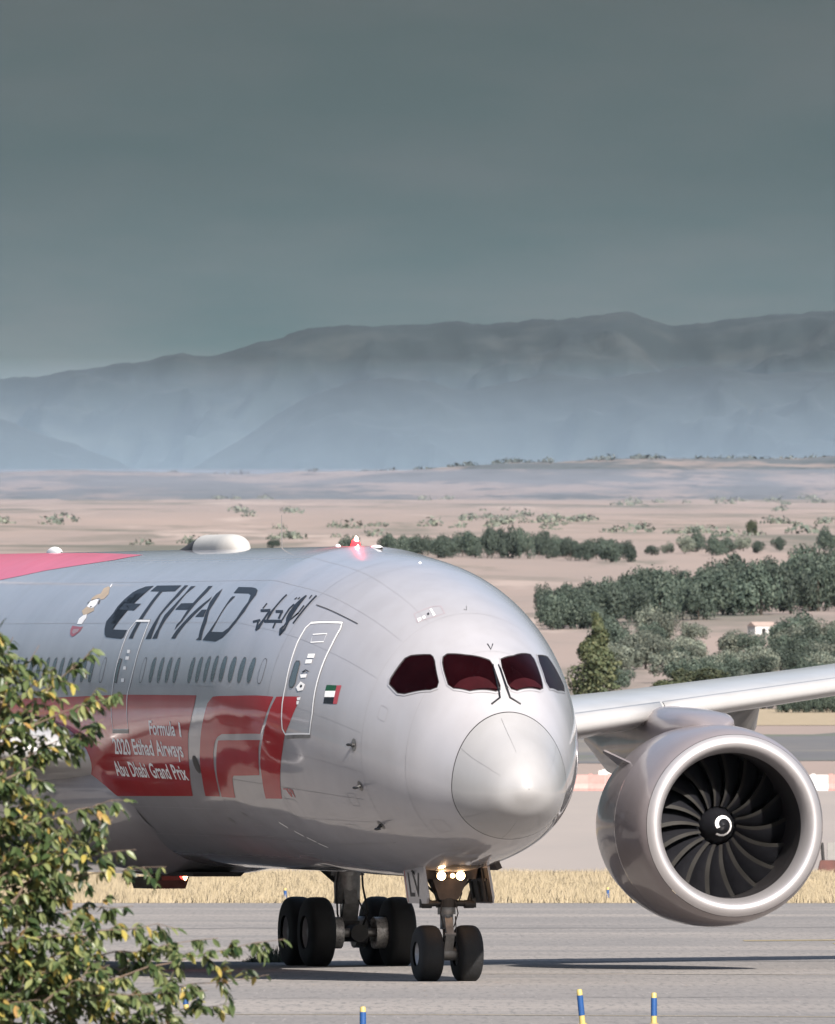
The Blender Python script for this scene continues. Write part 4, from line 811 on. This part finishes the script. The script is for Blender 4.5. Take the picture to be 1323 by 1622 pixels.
def gear_door(sg, y0, tilt, letters):
    R = Matrix.Rotation(radians(tilt), 3, 'X'); m = MB(); L_ = 1.42; H_ = .66; c = Vector((-.15, y0, 1.70))
    prof = [(-L_/2, -.26), (-L_/2+.05, -.33), (L_/2-.12, -.33), (L_/2, -.22), (L_/2, .33), (-L_/2, .33)]
    vs = []
    for sd in (.02, -.02):
        for (x, z) in prof: vs.append(c+R @ Vector((x, sd*1.0, z)))
    n = len(prof); m.add(vs, [tuple(range(n)), tuple(range(2*n-1, n-1, -1))]+[(k, n+k, n+(k+1) % n, (k+1) % n) for k in range(n)])
    d = m.build('gear_door', M_silver, gear, 30)
    ins = MB(); vv = -sg; ins.box(tuple(c+R @ Vector((0, vv*.028, 0))), (1.36, .012, .62), R)
    for x in (-.45, 0, .45): ins.box(tuple(c+R @ Vector((x, vv*.045, 0))), (.05, .05, .58), R)
    ins.box(tuple(c+R @ Vector((0, vv*.040, .10))), (1.2, .04, .05), R); ins.build('door_lining', M_dark if sg > 0 else M_brown, gear)
    if letters:
        me = text_mesh('LV', bold=.015); xs = [v.co.x for v in me.vertices]; x0, x1 = min(xs), max(xs)
        for v in me.vertices:
            p = c+R @ Vector((-.42+.80*(v.co.x-x0)/(x1-x0), sg*.0235, -.20+.42*v.co.y/.70)); v.co = p
        o = bpy.data.objects.new('registration_letters', me); me.materials.append(M_black); link(o, gear)
        m = MB(); m.box(tuple(c+R @ Vector((-.62, sg*.021, 0))), (.035, .004, .62), R); m.build('door_stripe', M_redp, gear)
    return d
gear_door(-1, -.52, 8, True); gear_door(1, .66, 10, False)
m = MB(); m.box((-.1, .78, 2.05), (1.3, .10, .16), Matrix.Rotation(radians(25), 3, 'X')); m.build('door_hinge', M_brown, gear)

# main gear
def main_gear(sg):
    ox, oy = -25.55, sg*4.92
    m = MB(); m.tube([(0, 0, .62), (0, 0, 1.35)], .14, 18); m.m = 1; m.tube([(0, 0, 1.18), (0, 0, 1.55), (.03, -sg*.02, 2.2), (.05, -sg*.05, 3.6)], [.24, .255, .255, .27], 20)
    m.tube([(0, 0, 1.72), (0, 0, 1.95)], .33, 20); m.box((0, 0, 2.05), (.36, .86, .12)); m.tube([(0, -.42, 1.86), (0, -.42, 2.2)], .09, 10); m.tube([(0, .42, 1.86), (0, .42, 2.2)], .09, 10)
    g = m.build('main_gear', [M_chrome, M_steel], plane, 40); g.location = (ox, oy, 0)
    m = MB(); m.tube([(-.95, 0, .63), (.95, 0, .63)], .17, 14); m.box((0, 0, .66), (.6, .34, .40)); m.build('bogie_beam', M_dark, g, 40)
    m = MB(); m.tube([(0, 0, 1.5), (-.3, -sg*1.2, 2.6), (-.35, -sg*1.6, 3.0)], .11, 12); m.tube([(0, 0, 2.2), (1.6, -sg*.2, 3.1)], .10, 12); m.build('side_brace', M_dark, g, 40)
    m = MB(); m.box((.24, 0, 1.0), (.07, .30, .42), Matrix.Rotation(radians(22), 3, 'Y')); m.box((.24, 0, 1.36), (.07, .26, .4), Matrix.Rotation(radians(-22), 3, 'Y')); m.build('torque_link', M_steel, g)
    for ax in (.74, -.74):
        m = MB(); m.tube([(ax, -.95, .635), (ax, .95, .635)], .09, 12); m.build('axle', M_steel, g, 40)
        for s2 in (1, -1):
            m = MB(); m.lathe([(-.12, .30), (.12, .30)], 24, (ax, s2*.44, .635), (0, 1, 0))
            for k in range(12):
                a = 2*pi*k/12; m.box((ax+.25*cos(a), s2*.40, .635+.25*sin(a)), (.09, .16, .07), Matrix.Rotation(-a, 3, 'Y'))
            m.build('brake_pack', M_brake, g, 40)
            wheel(g, (ax, s2*.79, .645), .672, .50, .31, s2, .027)
    for s2 in (1, -1):
        m = MB(); m.tube([(.3, s2*.2, .7), (.42, s2*.3, 1.0), (.2, s2*.26, 1.5), (.25, s2*.22, 1.9)], .022, 6); m.tube([(.6, s2*.3, .75), (.5, s2*.22, 1.0), (.28, s2*.15, 1.25)], .018, 6); m.build('hydraulic_hose', M_dark, g)
    m = MB(); R = Matrix.Rotation(radians(sg*-14), 3, 'X'); m.box((-.1, sg*.62, 2.55), (1.5, .05, .9), R); m.build('gear_door', M_silver, g)
    m = MB(); m.box((.1, sg*.30, 2.35), (.5, .30, .30), taper=.6); m.tube([(.1, sg*.40, 2.3), (.2, sg*.85, 1.95)], .02, 6); m.build('door_actuator', M_dark, g, 40)
main_gear(1); main_gear(-1)
# ------------------------------------------------------------------ small things on the airfield
M_blue = mat('marker_blue', (.02, .10, .32), .45, var=.15); M_ylw = mat('marker_yellow', (.66, .52, .18), .5, var=.12, scale=20); M_wht = mat('plastic_white', (.72, .71, .69), .5, var=.06)
M_rd = mat('plastic_red', (.60, .30, .27), .45, var=.12); M_grey = mat('grey_steel_box', (.30, .29, .28), .6); M_rust = mat('rust_brown_paint', (.14, .045, .035), .6, var=.25, scale=2)
def marker(x, d, label, lean=(0, 0), h=.46, flip=False):
    t = empty('edge_marker', (x, d-CAM_D, 0)); t.rotation_euler = (radians(lean[0]), radians(lean[1]), random.uniform(0, 3))
    tag(t, label, 'taxiway marker', 'blue and yellow taxiway edge markers')
    m = MB(); m.lathe([(0.0, .07), (.012, .07), (.014, .044), (.12*h/.46, .042)], 14, (0, 0, 0), (0, 0, 1), (1, 0, 0)); m.build('base', M_ylw, t, 40)
    m = MB(); m.lathe([(.12*h/.46, .045), (.38*h/.46, .045)], 14, (0, 0, 0), (0, 0, 1), (1, 0, 0)); m.build('sleeve', M_blue, t, 40)
    m = MB(); m.lathe([(.38*h/.46, .042), (h-.02, .041), (h-.004, .03), (h, 0.0)], 14, (0, 0, 0), (0, 0, 1), (1, 0, 0)); m.build('cap', M_ylw, t, 40)
    return t
def px(x, y=None, d=None): return CAM_X+(x-661.5)*d/LENS_PX
marker(px(1036, d=265.5), 265.5, 'upright taxiway marker nearest the right edge below the engine')
marker(px(923, d=265.0), 265.0, 'tall taxiway marker leaning left on the near taxiway edge', lean=(2, -7), h=.52)
marker(px(575, d=250.4), 250.4, 'taxiway marker cut by the bottom edge below the main wheels', h=.45)
marker(px(296, d=281.0), 281.0, 'leaning taxiway marker half hidden by the bush leaves', lean=(0, -9), h=.36)
marker(px(452, d=518), 518, 'far taxiway marker at the grass edge behind the main wheels', h=.40)
marker(px(963, d=518), 518, 'far taxiway marker at the grass edge left of the engine', h=.42)

def barrier(x, d, mt, label, L_=1.5, rz=0.0):
    t = empty('road_barrier', (x, d-CAM_D, float(lerp(d, GZ))+.01), rz); tag(t, label, 'barrier', 'plastic barriers beyond the apron')
    pr = [(-.30, 0), (.30, 0), (.30, .14), (.16, .42), (.12, .95), (-.12, .95), (-.16, .42), (-.30, .14)]; vs = [(s*L_/2, y, z) for s in (-1, 1) for (y, z) in pr]; n = 8
    mesh_obj('shell', vs, [tuple(range(n)), tuple(range(2*n-1, n-1, -1))]+[(k, n+k, n+(k+1) % n, (k+1) % n) for k in range(n)], mt, t)
    m = MB(); m.box((-.35, 0, .98), (.22, .12, .08)); m.build('filler_cap', mt, t)
DB = 1085
for i, (x, mt, lab) in enumerate(((918, M_rd, 'red plastic barrier showing beside the nose of the airliner'), (945, M_rd, 'red plastic barrier midway between the airliner nose and the engine'), (975, M_rd, 'red plastic barrier touching the silhouette of the engine pylon'), (966, M_wht, 'white plastic barrier behind the red ones by the pylon'), (1298, M_wht, 'white plastic barrier right of the engine intake'), (1326, M_rd, 'red plastic barrier at the right edge past the white one'))):
    dd = DB+(25 if mt == M_wht and x < 1000 else 0); barrier(px(x, d=dd), dd, mt, lab, 1.35, .06*(-1)**i)
t = empty('equipment_stand', (px(1330, d=664), 664-CAM_D, 0), 0); tag(t, 'rust brown equipment base with a grey cabinet beside the engine', 'equipment stand')
m = MB(); vs = [(-.82, -.4, .0), (1.4, -.4, 0), (1.4, .4, 0), (-.82, .4, 0), (-.70, -.4, .50), (1.4, -.4, .50), (1.4, .4, .50), (-.70, .4, .50)]; m.add(vs, [(3, 2, 1, 0), (4, 5, 6, 7), (0, 1, 5, 4), (1, 2, 6, 5), (2, 3, 7, 6), (3, 0, 4, 7)]); m.build('base', M_rust, t)
m = MB(); m.tube([(-.60, -.2, .5), (-.65, -.2, 1.14)], .06, 8); m.build('post', M_dark, t, 40)
m = MB(); m.box((.1, 0, .84), (1.1, .5, .62)); m.build('cabinet', M_grey, t)
m = MB(); m.box((.05, -.26, 1.06), (.16, .02, .10)); m.build('warning_plate', M_wht, t)
def shed(x, d, label, sc, nm='farm_shed'):
    t = empty(nm, (x, d-CAM_D, float(ground_z(d, x))-.2), .5); tag(t, label, 'shed')
    m = MB(); m.box((0, 0, 1.3*sc), (6*sc, 4*sc, 2.6*sc)); m.build('wall', M_wht, t)
    vs = [(-3.2*sc, -2.2*sc, 2.6*sc), (3.2*sc, -2.2*sc, 2.6*sc), (3.2*sc, 2.2*sc, 2.6*sc), (-3.2*sc, 2.2*sc, 2.6*sc), (-3.2*sc, 0, 3.7*sc), (3.2*sc, 0, 3.7*sc)]
    mesh_obj('roof', vs, [(0, 1, 5, 4), (2, 3, 4, 5), (0, 4, 3), (1, 2, 5), (3, 2, 1, 0)], mat('clay_roof_%d' % x, (.50, .38, .33), .8), t)
    m = MB(); m.box((-.6*sc, -2.02*sc, 1.0*sc), (1.0*sc, .05, 2.0*sc)); m.build('door', M_dark, t)
shed(px(1207, d=2120), 2120, 'small white shed among the trees above the wing', .46)
t = empty('parked_van', (px(1227, d=1475), 1475-CAM_D, float(ground_z(1475, 27))), .35); tag(t, 'white van parked by the trees seen under the wing', 'van')
vs = [(-1.1, -.9, .35), (1.3, -.9, .35), (1.3, .9, .35), (-1.1, .9, .35), (-.8, -.8, 1.7), (1.3, -.8, 1.9), (1.3, .8, 1.9), (-.8, .8, 1.7)]
mesh_obj('body', vs, [(3, 2, 1, 0), (4, 5, 6, 7), (0, 1, 5, 4), (1, 2, 6, 5), (2, 3, 7, 6), (3, 0, 4, 7)], M_wht, t)
for sx in (-.7, .9):
    for sy in (-1, 1):
        m = MB(); m.lathe([(-.1, .02), (-.1, .34), (.1, .34), (.1, .02)], 14, (sx, sy*.82, .34), (0, 1, 0)); m.build('wheel', M_rubber, t, 40)
m = MB(); m.box((-.97, 0, 1.2), (.06, 1.4, .5), Matrix.Rotation(radians(12), 3, 'Y')); m.build('windscreen', M_glass, t)

# ------------------------------------------------------------------ far trees
M_tr = {k: leaf_mat('foliage_'+k, c, .7, .15) for k, c in {
    'dark': [(0, (.045, .066, .052)), (.5, (.075, .105, .08)), (1, (.12, .15, .11))],
    'grey': [(0, (.12, .145, .115)), (.5, (.18, .205, .165)), (1, (.25, .265, .20))],
    'olive': [(0, (.045, .062, .028)), (.5, (.085, .105, .048)), (1, (.15, .155, .075))]}.items()}
M_bark = mat('bark', (.09, .07, .055), .9, var=.3, scale=4)
def crown_mesh(seed, kind, conic=False, leaves=3200, lobes=16, flat=.8):
    r = np.random.default_rng(seed); P_ = []; Nn = []
    C_ = []
    for i in range(lobes):
        if conic:
            t = i/(lobes-1); a = r.random()*6.28; rad = .62*(1-t)**.8+.10; C_.append((cos(a)*rad*.45, sin(a)*rad*.45, .25+1.9*t, rad*.72*(.8+.4*r.random())))
        else:
            a = r.random()*6.28; q = sqrt(r.random())*.72; C_.append((cos(a)*q, sin(a)*q, .50+flat*(r.random()-.42)*.95*(1-.5*q), .26+.20*r.random()))
    per = leaves//lobes; out_v = []
    for (x, y, z, R) in C_:
        d = r.normal(size=(per, 3)); d /= np.linalg.norm(d, axis=1)[:, None]; rr = R*(.62+.42*r.random(per)); p = np.array([x, y, z])+d*rr[:, None]*np.array([1, 1, .85])
        nrm = d+r.normal(size=(per, 3))*.55; nrm /= np.linalg.norm(nrm, axis=1)[:, None]; t1 = np.cross(nrm, r.normal(size=(per, 3))); t1 /= np.linalg.norm(t1, axis=1)[:, None]; t2 = np.cross(nrm, t1)
        s = (.024+.040*r.random(per))[:, None]
        q = np.stack([p-t1*s, p+t2*s*.7, p+t1*s, p-t2*s*.7], 1); out_v.append(q.reshape(-1, 3))
    V = np.concatenate(out_v); nF = len(V)//4
    o = np_obj('crown', V, np.arange(nF*4).reshape(-1, 4), M_tr[kind]); me = o.data; bpy.data.objects.remove(o); return me
trunk_me = None
def trunk_mesh():
    m = MB(); m.tube([(0, 0, -.3), (.02, 0, .3), (.0, .02, .8)], [.07, .05, .02], 8); m.tube([(.01, 0, .3), (.22, .1, .65)], [.035, .012], 6); m.tube([(.01, 0, .35), (-.2, -.08, .7)], [.032, .012], 6)
    o = m.build('trunk', M_bark); me = o.data; bpy.data.objects.remove(o); return me
trunk_me = trunk_mesh()
CR = {k: [crown_mesh(100+i+j*10, k) for i in range(4)] for j, k in enumerate(('dark', 'grey', 'olive'))}
CR_big = crown_mesh(77, 'olive', True, 9000, 20); CR_ol = crown_mesh(78, 'olive', False, 6000, 18)
def tree(x, d, h, wd, kind, label, group=None, me=None, nm='tree'):
    z = float(ground_z(d, x)); t = empty(nm, (x, d-CAM_D, z), random.uniform(0, 6.28)); tag(t, label, 'tree', group)
    c = bpy.data.objects.new('crown', me or random.choice(CR[kind])); link(c, t); zs = h/(2.25 if me is CR_big else 1.35); c.scale = (wd/2, wd/2, zs); c.location.z = .02*h
    k = bpy.data.objects.new('trunk', trunk_me); link(k, t); k.scale = (wd/2*.8, wd/2*.8, h*.62)
    return t
ONES = 'first second third fourth fifth sixth seventh eighth ninth tenth eleventh twelfth thirteenth fourteenth fifteenth sixteenth seventeenth eighteenth nineteenth'.split()
TENS = {2: 'twenty', 3: 'thirty', 4: 'forty', 5: 'fifty', 6: 'sixty', 7: 'seventy', 8: 'eighty', 9: 'ninety'}
def ordinal(n):
    if n < 20: return ONES[n-1]
    q, r = divmod(n, 10); return TENS[q][:-1]+'ieth' if r == 0 else TENS[q]+'-'+ONES[r-1]
def number_row(row, text):
    for i, o in enumerate(sorted(row, key=lambda o: o.location.x/(o.location.y+CAM_D))): o['label'] = text % ordinal(i+1)
def at(x, y):
    """bearing and ground distance of a spot in the view"""
    lo, hi = 1451., 8900.
    for _ in range(50):
        mid = (lo+hi)/2; yy = 1226-(float(lerp(mid, GZ))-CAM_H)*LENS_PX/mid
        if yy > y: lo = mid
        else: hi = mid
    return px(x, d=lo), lo
tree(*at(943, 1118), 7.6, 6.6, 'olive', 'tall olive green conifer standing just right of the nose', me=CR_big, nm='conifer_tree')
tree(*at(1103, 1112), 3.6, 6.4, 'olive', 'broad brownish bush whose top shows above the wing', me=CR_ol, nm='bush')
tree(*at(1060, 1116), 2.6, 3.2, 'olive', 'small olive bush left of the broad brownish bush', me=CR_ol, nm='bush')
tree(*at(862, 975), 5.0, 3.0, 'dark', 'lone slim dark tree against the pale field by the nose')
tree(*at(304, 874), 2.6, 2.2, 'dark', 'small dark tree behind the dome on the fuselage roof')
tree(*at(432, 874), 2.6, 3.6, 'dark', 'low dark tree peeping out ahead of the roof dome')
tree(*at(553, 884), 5.5, 5.2, 'dark', 'dark tree right behind the red roof beacon')
tree(*at(1306, 876), 6.0, 6.0, 'dark', 'large dark tree on the pale field at the right edge')
tree(*at(1272, 912), 5.4, 6.0, 'dark', 'rounded dark tree standing out on top of the right-hand wood')
tree(*at(1191, 852), 5.0, 3.6, 'olive', 'spindly solitary tree on the pale plain at right')
g1 = 'hedgerow trees across the pale field'; row = []
for i in range(30):
    x = 612+i*13.2+random.uniform(-5, 5); hpx = 33+20*exp(-((x-805)/60)**2)+random.uniform(-5, 6); X, D_ = at(x, 884+.012*(x-700)+random.uniform(-3, 2))
    row.append(tree(X, D_, hpx*D_/LENS_PX*1.15, random.uniform(4.2, 6.5)*D_/3600, 'dark', 'dark green tree in the hedgerow running across the pale field', g1))
number_row(row, '%s dark tree from the left in the hedgerow across the pale field')
g2 = 'scattered small trees at the field edge'; row = []
for x, hpx in ((1033, 18), (1058, 20), (1085, 34), (1104, 38), (1128, 36), (1150, 30), (1178, 26), (1200, 22), (1235, 24)):
    X, D_ = at(x, 880+random.uniform(-3, 2)); row.append(tree(X, D_, hpx*D_/LENS_PX*1.1, (hpx+8)*D_/LENS_PX, random.choice(('dark', 'dark', 'grey')), 'small tree in the broken row right of the hedgerow', g2))
number_row(row, '%s small tree from the left in the broken row right of the hedgerow')
g3 = 'trees of the dark wood above the wing'; row = []
for i in range(96):
    x = random.uniform(875, 1400); f = (x-875)/450; top = 960-50*f; y = random.uniform(1000-20*f, top+32); X, D_ = at(x, y); hpx = random.uniform(54, 84)*(.95+.35*f)
    if 985 < x < 1010 and y > 990: continue
    row.append(tree(X, D_, hpx*D_/LENS_PX, hpx*random.uniform(.85, 1.2)*D_/LENS_PX, 'dark', 'dark green tree in the wood above the wing', g3))
number_row(row, '%s dark green tree from the left in the wood above the wing')
g4 = 'grey green bushes in front of the wood'; row = []
for i in range(105):
    x = random.uniform(960, 1400); y = random.uniform(1020, 1108); X, D_ = at(x, y); hpx = random.uniform(36, 66)
    if (985 < x < 1056 and y > 1066) or (1135 < x < 1168 and 1000 < y < 1045) or (1195 < x < 1235 and y < 1070) or (1275 < x < 1300 and y < 1040): continue
    k = random.choice(('grey', 'grey', 'dark') if x < 1230 else ('grey', 'dark', 'dark')); row.append(tree(X, D_, hpx*D_/LENS_PX, hpx*random.uniform(1.0, 1.5)*D_/LENS_PX, k, 'grey green bush on the slope in front of the dark wood', g4, nm='bush'))
number_row(row, '%s grey green bush from the left on the slope before the wood')
g5 = 'dark shrubs under the outer wing'; row = []
for i in range(11):
    x = 1238+i*9; X, D_ = at(x, 1138); row.append(tree(X, D_, random.uniform(1.6, 2.8), random.uniform(1.2, 1.9), 'dark', 'dark shrub behind the dry grass seen under the outer wing', g5, nm='bush'))
number_row(row, '%s dark shrub from the left under the outer wing')
# scrub dotted over the plain and foothills: nobody could count it
sv = []
for i in range(1000):
    D_ = 4150+4700*random.random()**1.05; X = random.uniform(-1.1, 1.15)*D_*.0255
    if noise.noise(Vector((X*.018, D_*.0020, 3)))+.35*noise.noise(Vector((X*.07, D_*.008, 9))) < .27-.22*max(0, (X/(D_*.0255))-.1): continue
    z = float(ground_z(D_, X)); R = random.uniform(1.0, 2.8)*random.uniform(.7, 1.3); nq = 46
    d = rng.normal(size=(nq, 3)); d /= np.linalg.norm(d, axis=1)[:, None]; d[:, 2] = abs(d[:, 2])
    c = np.array([X, D_-CAM_D, z])+d*np.array([R*1.5, R*1.2, R*.9])*(.5+.5*rng.random(nq))[:, None]
    t1 = rng.normal(size=(nq, 3)); t1 /= np.linalg.norm(t1, axis=1)[:, None]; t2 = np.cross(d, t1); s = R*(.12+.16*rng.random(nq))[:, None]
    sv.append(np.stack([c-t1*s, c+t2*s, c+t1*s, c-t2*s], 1).reshape(-1, 3))
sv = np.concatenate(sv)
tag(np_obj('scrub', sv, np.arange(len(sv)).reshape(-1, 4), M_tr['grey']), 'scattered scrub bushes on the far plain', 'scrub', kind='stuff')

# ------------------------------------------------------------------ leafy tree in front
BD = 160.0; BS = BD/112.0
M_leaf = leaf_mat('leaf_green', [(0, (.022, .045, .018)), (.30, (.07, .105, .038)), (.64, (.16, .20, .085)), (.88, (.29, .31, .13)), (.95, (.44, .37, .09)), (1, (.42, .25, .09))], .35, .45, k=.95, vary=.0)
M_twig = mat('twig_bark', (.20, .14, .10), .8, var=.3, scale=12)
S_B = LENS_PX/BD
def bp(x, y, dy=0.0): return Vector((CAM_X+(x-661.5)/S_B, BD-CAM_D+dy, CAM_H+(1226-y)/S_B))
fg = empty('leafy_tree', tuple(bp(-70, 1226).xy)+(0.0,)); tag(fg, 'leafy green tree with yellowing leaves in the left foreground', 'tree')
fo = Vector(fg.location)
limbs = MB()
root = bp(-70, 1226); root.z = 0; top_ = bp(-30, 1330)
limbs.tube([Vector((0, 0, 0)), (bp(-62, 1900)-fo), (bp(-50, 1600)-fo), (bp(-40, 1400)-fo), (bp(-20, 1200)-fo), (bp(10, 1080)-fo)], [.09, .08, .065, .045, .03, .012], 8)
tips = []
def spray(p0, p1, n_sub, droop, sub_len):
    """a limb from p0 to p1 with side shoots; returns leaf seats (position, direction)"""
    n = 9; pts = []
    for i in range(n+1):
        t = i/n; p = p0.lerp(p1, t)+Vector((random.gauss(0, .012), random.gauss(0, .02), random.gauss(0, .012)))*min(1, t*3)+Vector((0, 0, 4*droop*t*(1-t))); pts.append(p)
    L_ = (p1-p0).length; limbs.tube([p-fo for p in pts], [BS*max(.0022, .010*(1-i/n)) for i in range(n+1)], 5, cap=False); seats = []
    d0 = (p1-p0).normalized()
    for i in range(2, n+1):
        t = i/n
        for q in range(3): seats.append((pts[i-1].lerp(pts[i], random.random()), d0, 1.0))
    for k in range(n_sub):
        t = .15+.8*(k+random.random())/n_sub; b = pts[int(t*n)]; a = random.uniform(0, 6.28); perp = d0.orthogonal(); perp.rotate(Matrix.Rotation(a, 3, d0)); dv = (d0*random.uniform(.5, 1.1)+perp*.8+Vector((0, 0, random.uniform(-.45, .15)))).normalized()
        e = b+dv*sub_len*random.uniform(.5, 1.15)*(1.15-.5*t); limbs.tube([b-fo, (b+(e-b)*.55+Vector((0, 0, .012)))-fo, e-fo], [.0035, .0028, .0012], 4, cap=False); m_ = int(4+(e-b).length/(.022*BS))
        for j in range(m_):
            u = .1+.9*j/m_; seats.append((b.lerp(e, u)+Vector((0, 0, .012*sin(u*pi))), dv, 1.0))
    return seats
seats = []; edge_seats = []
R_ = random.uniform
mains = [((-60, 1230), (62, 1022), .30), ((-30, 1200), (150, 1026), .0), ((-20, 1190), (192, 1098), -.3), ((-50, 1260), (165, 1140), .35), ((-45, 1270), (160, 1158), .1), ((-40, 1345), (205, 1266), -.2), ((-40, 1360), (80, 1240), .3),
         ((-40, 1390), (182, 1302), .25), ((-50, 1400), (215, 1345), -.15), ((-50, 1420), (262, 1374), .1), ((-40, 1470), (212, 1436), .35), ((-40, 1500), (285, 1468), -.25), ((-30, 1560), (350, 1488), .15), ((60, 1590), (448, 1486), -.1), ((60, 1610), (425, 1545), .2),
         ((-40, 1600), (330, 1570), -.3), ((-20, 1640), (305, 1625), .25), ((-30, 1180), (20, 1010), .2), ((-60, 1200), (-10, 1030), .0), ((-60, 1100), (5, 1020), -.2), ((-50, 1540), (140, 1480), .4), ((-50, 1440), (60, 1350), -.4), ((-50, 1640), (120, 1560), -.45), ((-40, 1690), (220, 1620), .0), ((-60, 1560), (60, 1600), .45), ((-60, 1360), (50, 1290), -.4), ((60, 1640), (260, 1500), .4), ((40, 1660), (370, 1590), .4)]
for (a, b, dy) in mains:
    p0, p1 = bp(*a, dy=dy*.25), bp(*b, dy=dy+R_(-.08, .08)); ss_ = spray(p0, p1, 7+int((p1-p0).length*9/BS), .03*BS, .20*BS); seats += ss_
for i in range(52):
    y = 1040+600*random.random()**.75; xr = float(np.interp(y, [1040, 1110, 1150, 1230, 1270, 1350, 1450, 1520, 1640], [60, 70, 20, 20, 80, 110, 160, 250, 290])); x = R_(-80, xr*.72)
    p0 = bp(x-60, y+R_(10, 60), R_(-.5, .5)); p1 = bp(x+R_(10, 60), y-R_(-20, 45), R_(-.6, .6)); seats += spray(p0, p1, 6, .02*BS, .17*BS)
limbs.build('trunk', M_twig, fg, 60)
def leaf_geo():
    L_, Wd = 1.0, .42; st = [(0, .0), (.22, .75), (.5, 1.0), (.78, .62), (1.0, .0)]; vs = []; 
    for t, k in st:
        z = -.16*t*t; vs.append((t*L_, 0, z))
        if k > 0: vs += [(t*L_, Wd*k*.5, z+.07*k), (t*L_, -Wd*k*.5, z+.07*k)]
    # ids: 0 base;1,2,3;4,5,6;7,8,9;10 tip
    fs = [(0, 1, 2), (0, 3, 1), (1, 4, 5, 2), (1, 3, 6, 4), (4, 7, 8, 5), (4, 6, 9, 7), (7, 10, 8), (7, 9, 10)]; return np.array(vs), fs
LV, LF = leaf_geo()
lm = bpy.data.meshes.new('leaf'); lm.from_pydata([tuple(v) for v in LV], [], LF); lm.materials.append(M_leaf); lm.update()
TRI = np.array([t for f in LF for t in ([f] if len(f) == 3 else [(f[0], f[1], f[2]), (f[0], f[2], f[3])])])
def leaf_matrix(p, d):
    side = Vector((random.gauss(0, 1), random.gauss(0, 1), random.gauss(0, .5))); dv = (d*.55+side*.55+Vector((0, 0, -.75))).normalized()
    up = (Vector((random.gauss(0, .6), random.gauss(-.3, .6), 1.0))); y = up.cross(dv).normalized(); z = dv.cross(y); s = random.uniform(.05, .10)*BS
    return Matrix(((dv.x, y.x, z.x), (dv.y, y.y, z.y), (dv.z, y.z, z.z)))*1.0, s
random.shuffle(seats)
# the leaves standing out at the rim of the crown are single parts, the rest one mass
def rimness(p): return (p.x-fo.x)*1.0+(p.z-2.4)*.35-abs(p.y-fo.y)*.2
order = sorted(seats, key=lambda q: -rimness(q[0])); singles = order[:290]; mass = order[290:]
for (p, d, _) in singles:
    R, s = leaf_matrix(p, d); o = bpy.data.objects.new('leaf', lm); o.matrix_local = Matrix.Translation(p-fo) @ R.to_4x4() @ Matrix.Scale(s, 4); link(o, fg)
Vm = []
for (p, d, _) in mass:
    R, s = leaf_matrix(p, d); Vm.append((np.array(R) @ (LV*s).T).T+np.array(p-fo))
nL = len(Vm); Vm = np.concatenate(Vm); Fm = (TRI[None]+(np.arange(nL)*len(LV))[:, None, None]).reshape(-1, 3)
ms = np_obj('foliage', Vm, Fm, M_leaf, fg); ms['kind'] = 'stuff'
print('leaves', nL, 'singles', len(singles))
# tuft of grass at the taxiway edge, showing past the branch tip
N = 500; A_ = []
for i in range(N):
    x = px(428, d=352)+random.gauss(0, .25); y = 352-CAM_D+random.gauss(0, .4); h = random.uniform(.1, .38)*exp(-((x-px(428, d=352))/.4)**2); l = random.gauss(0, .08); A_ += [(x-.012, y, 0), (x+.012, y, 0), (x+l, y+random.gauss(0, .05), h)]
tag(np_obj('weed_tuft', A_, np.arange(3*N).reshape(-1, 3), M_tr['dark']), 'green weed tuft growing in the pavement behind the bush tip', 'weeds', kind='stuff')
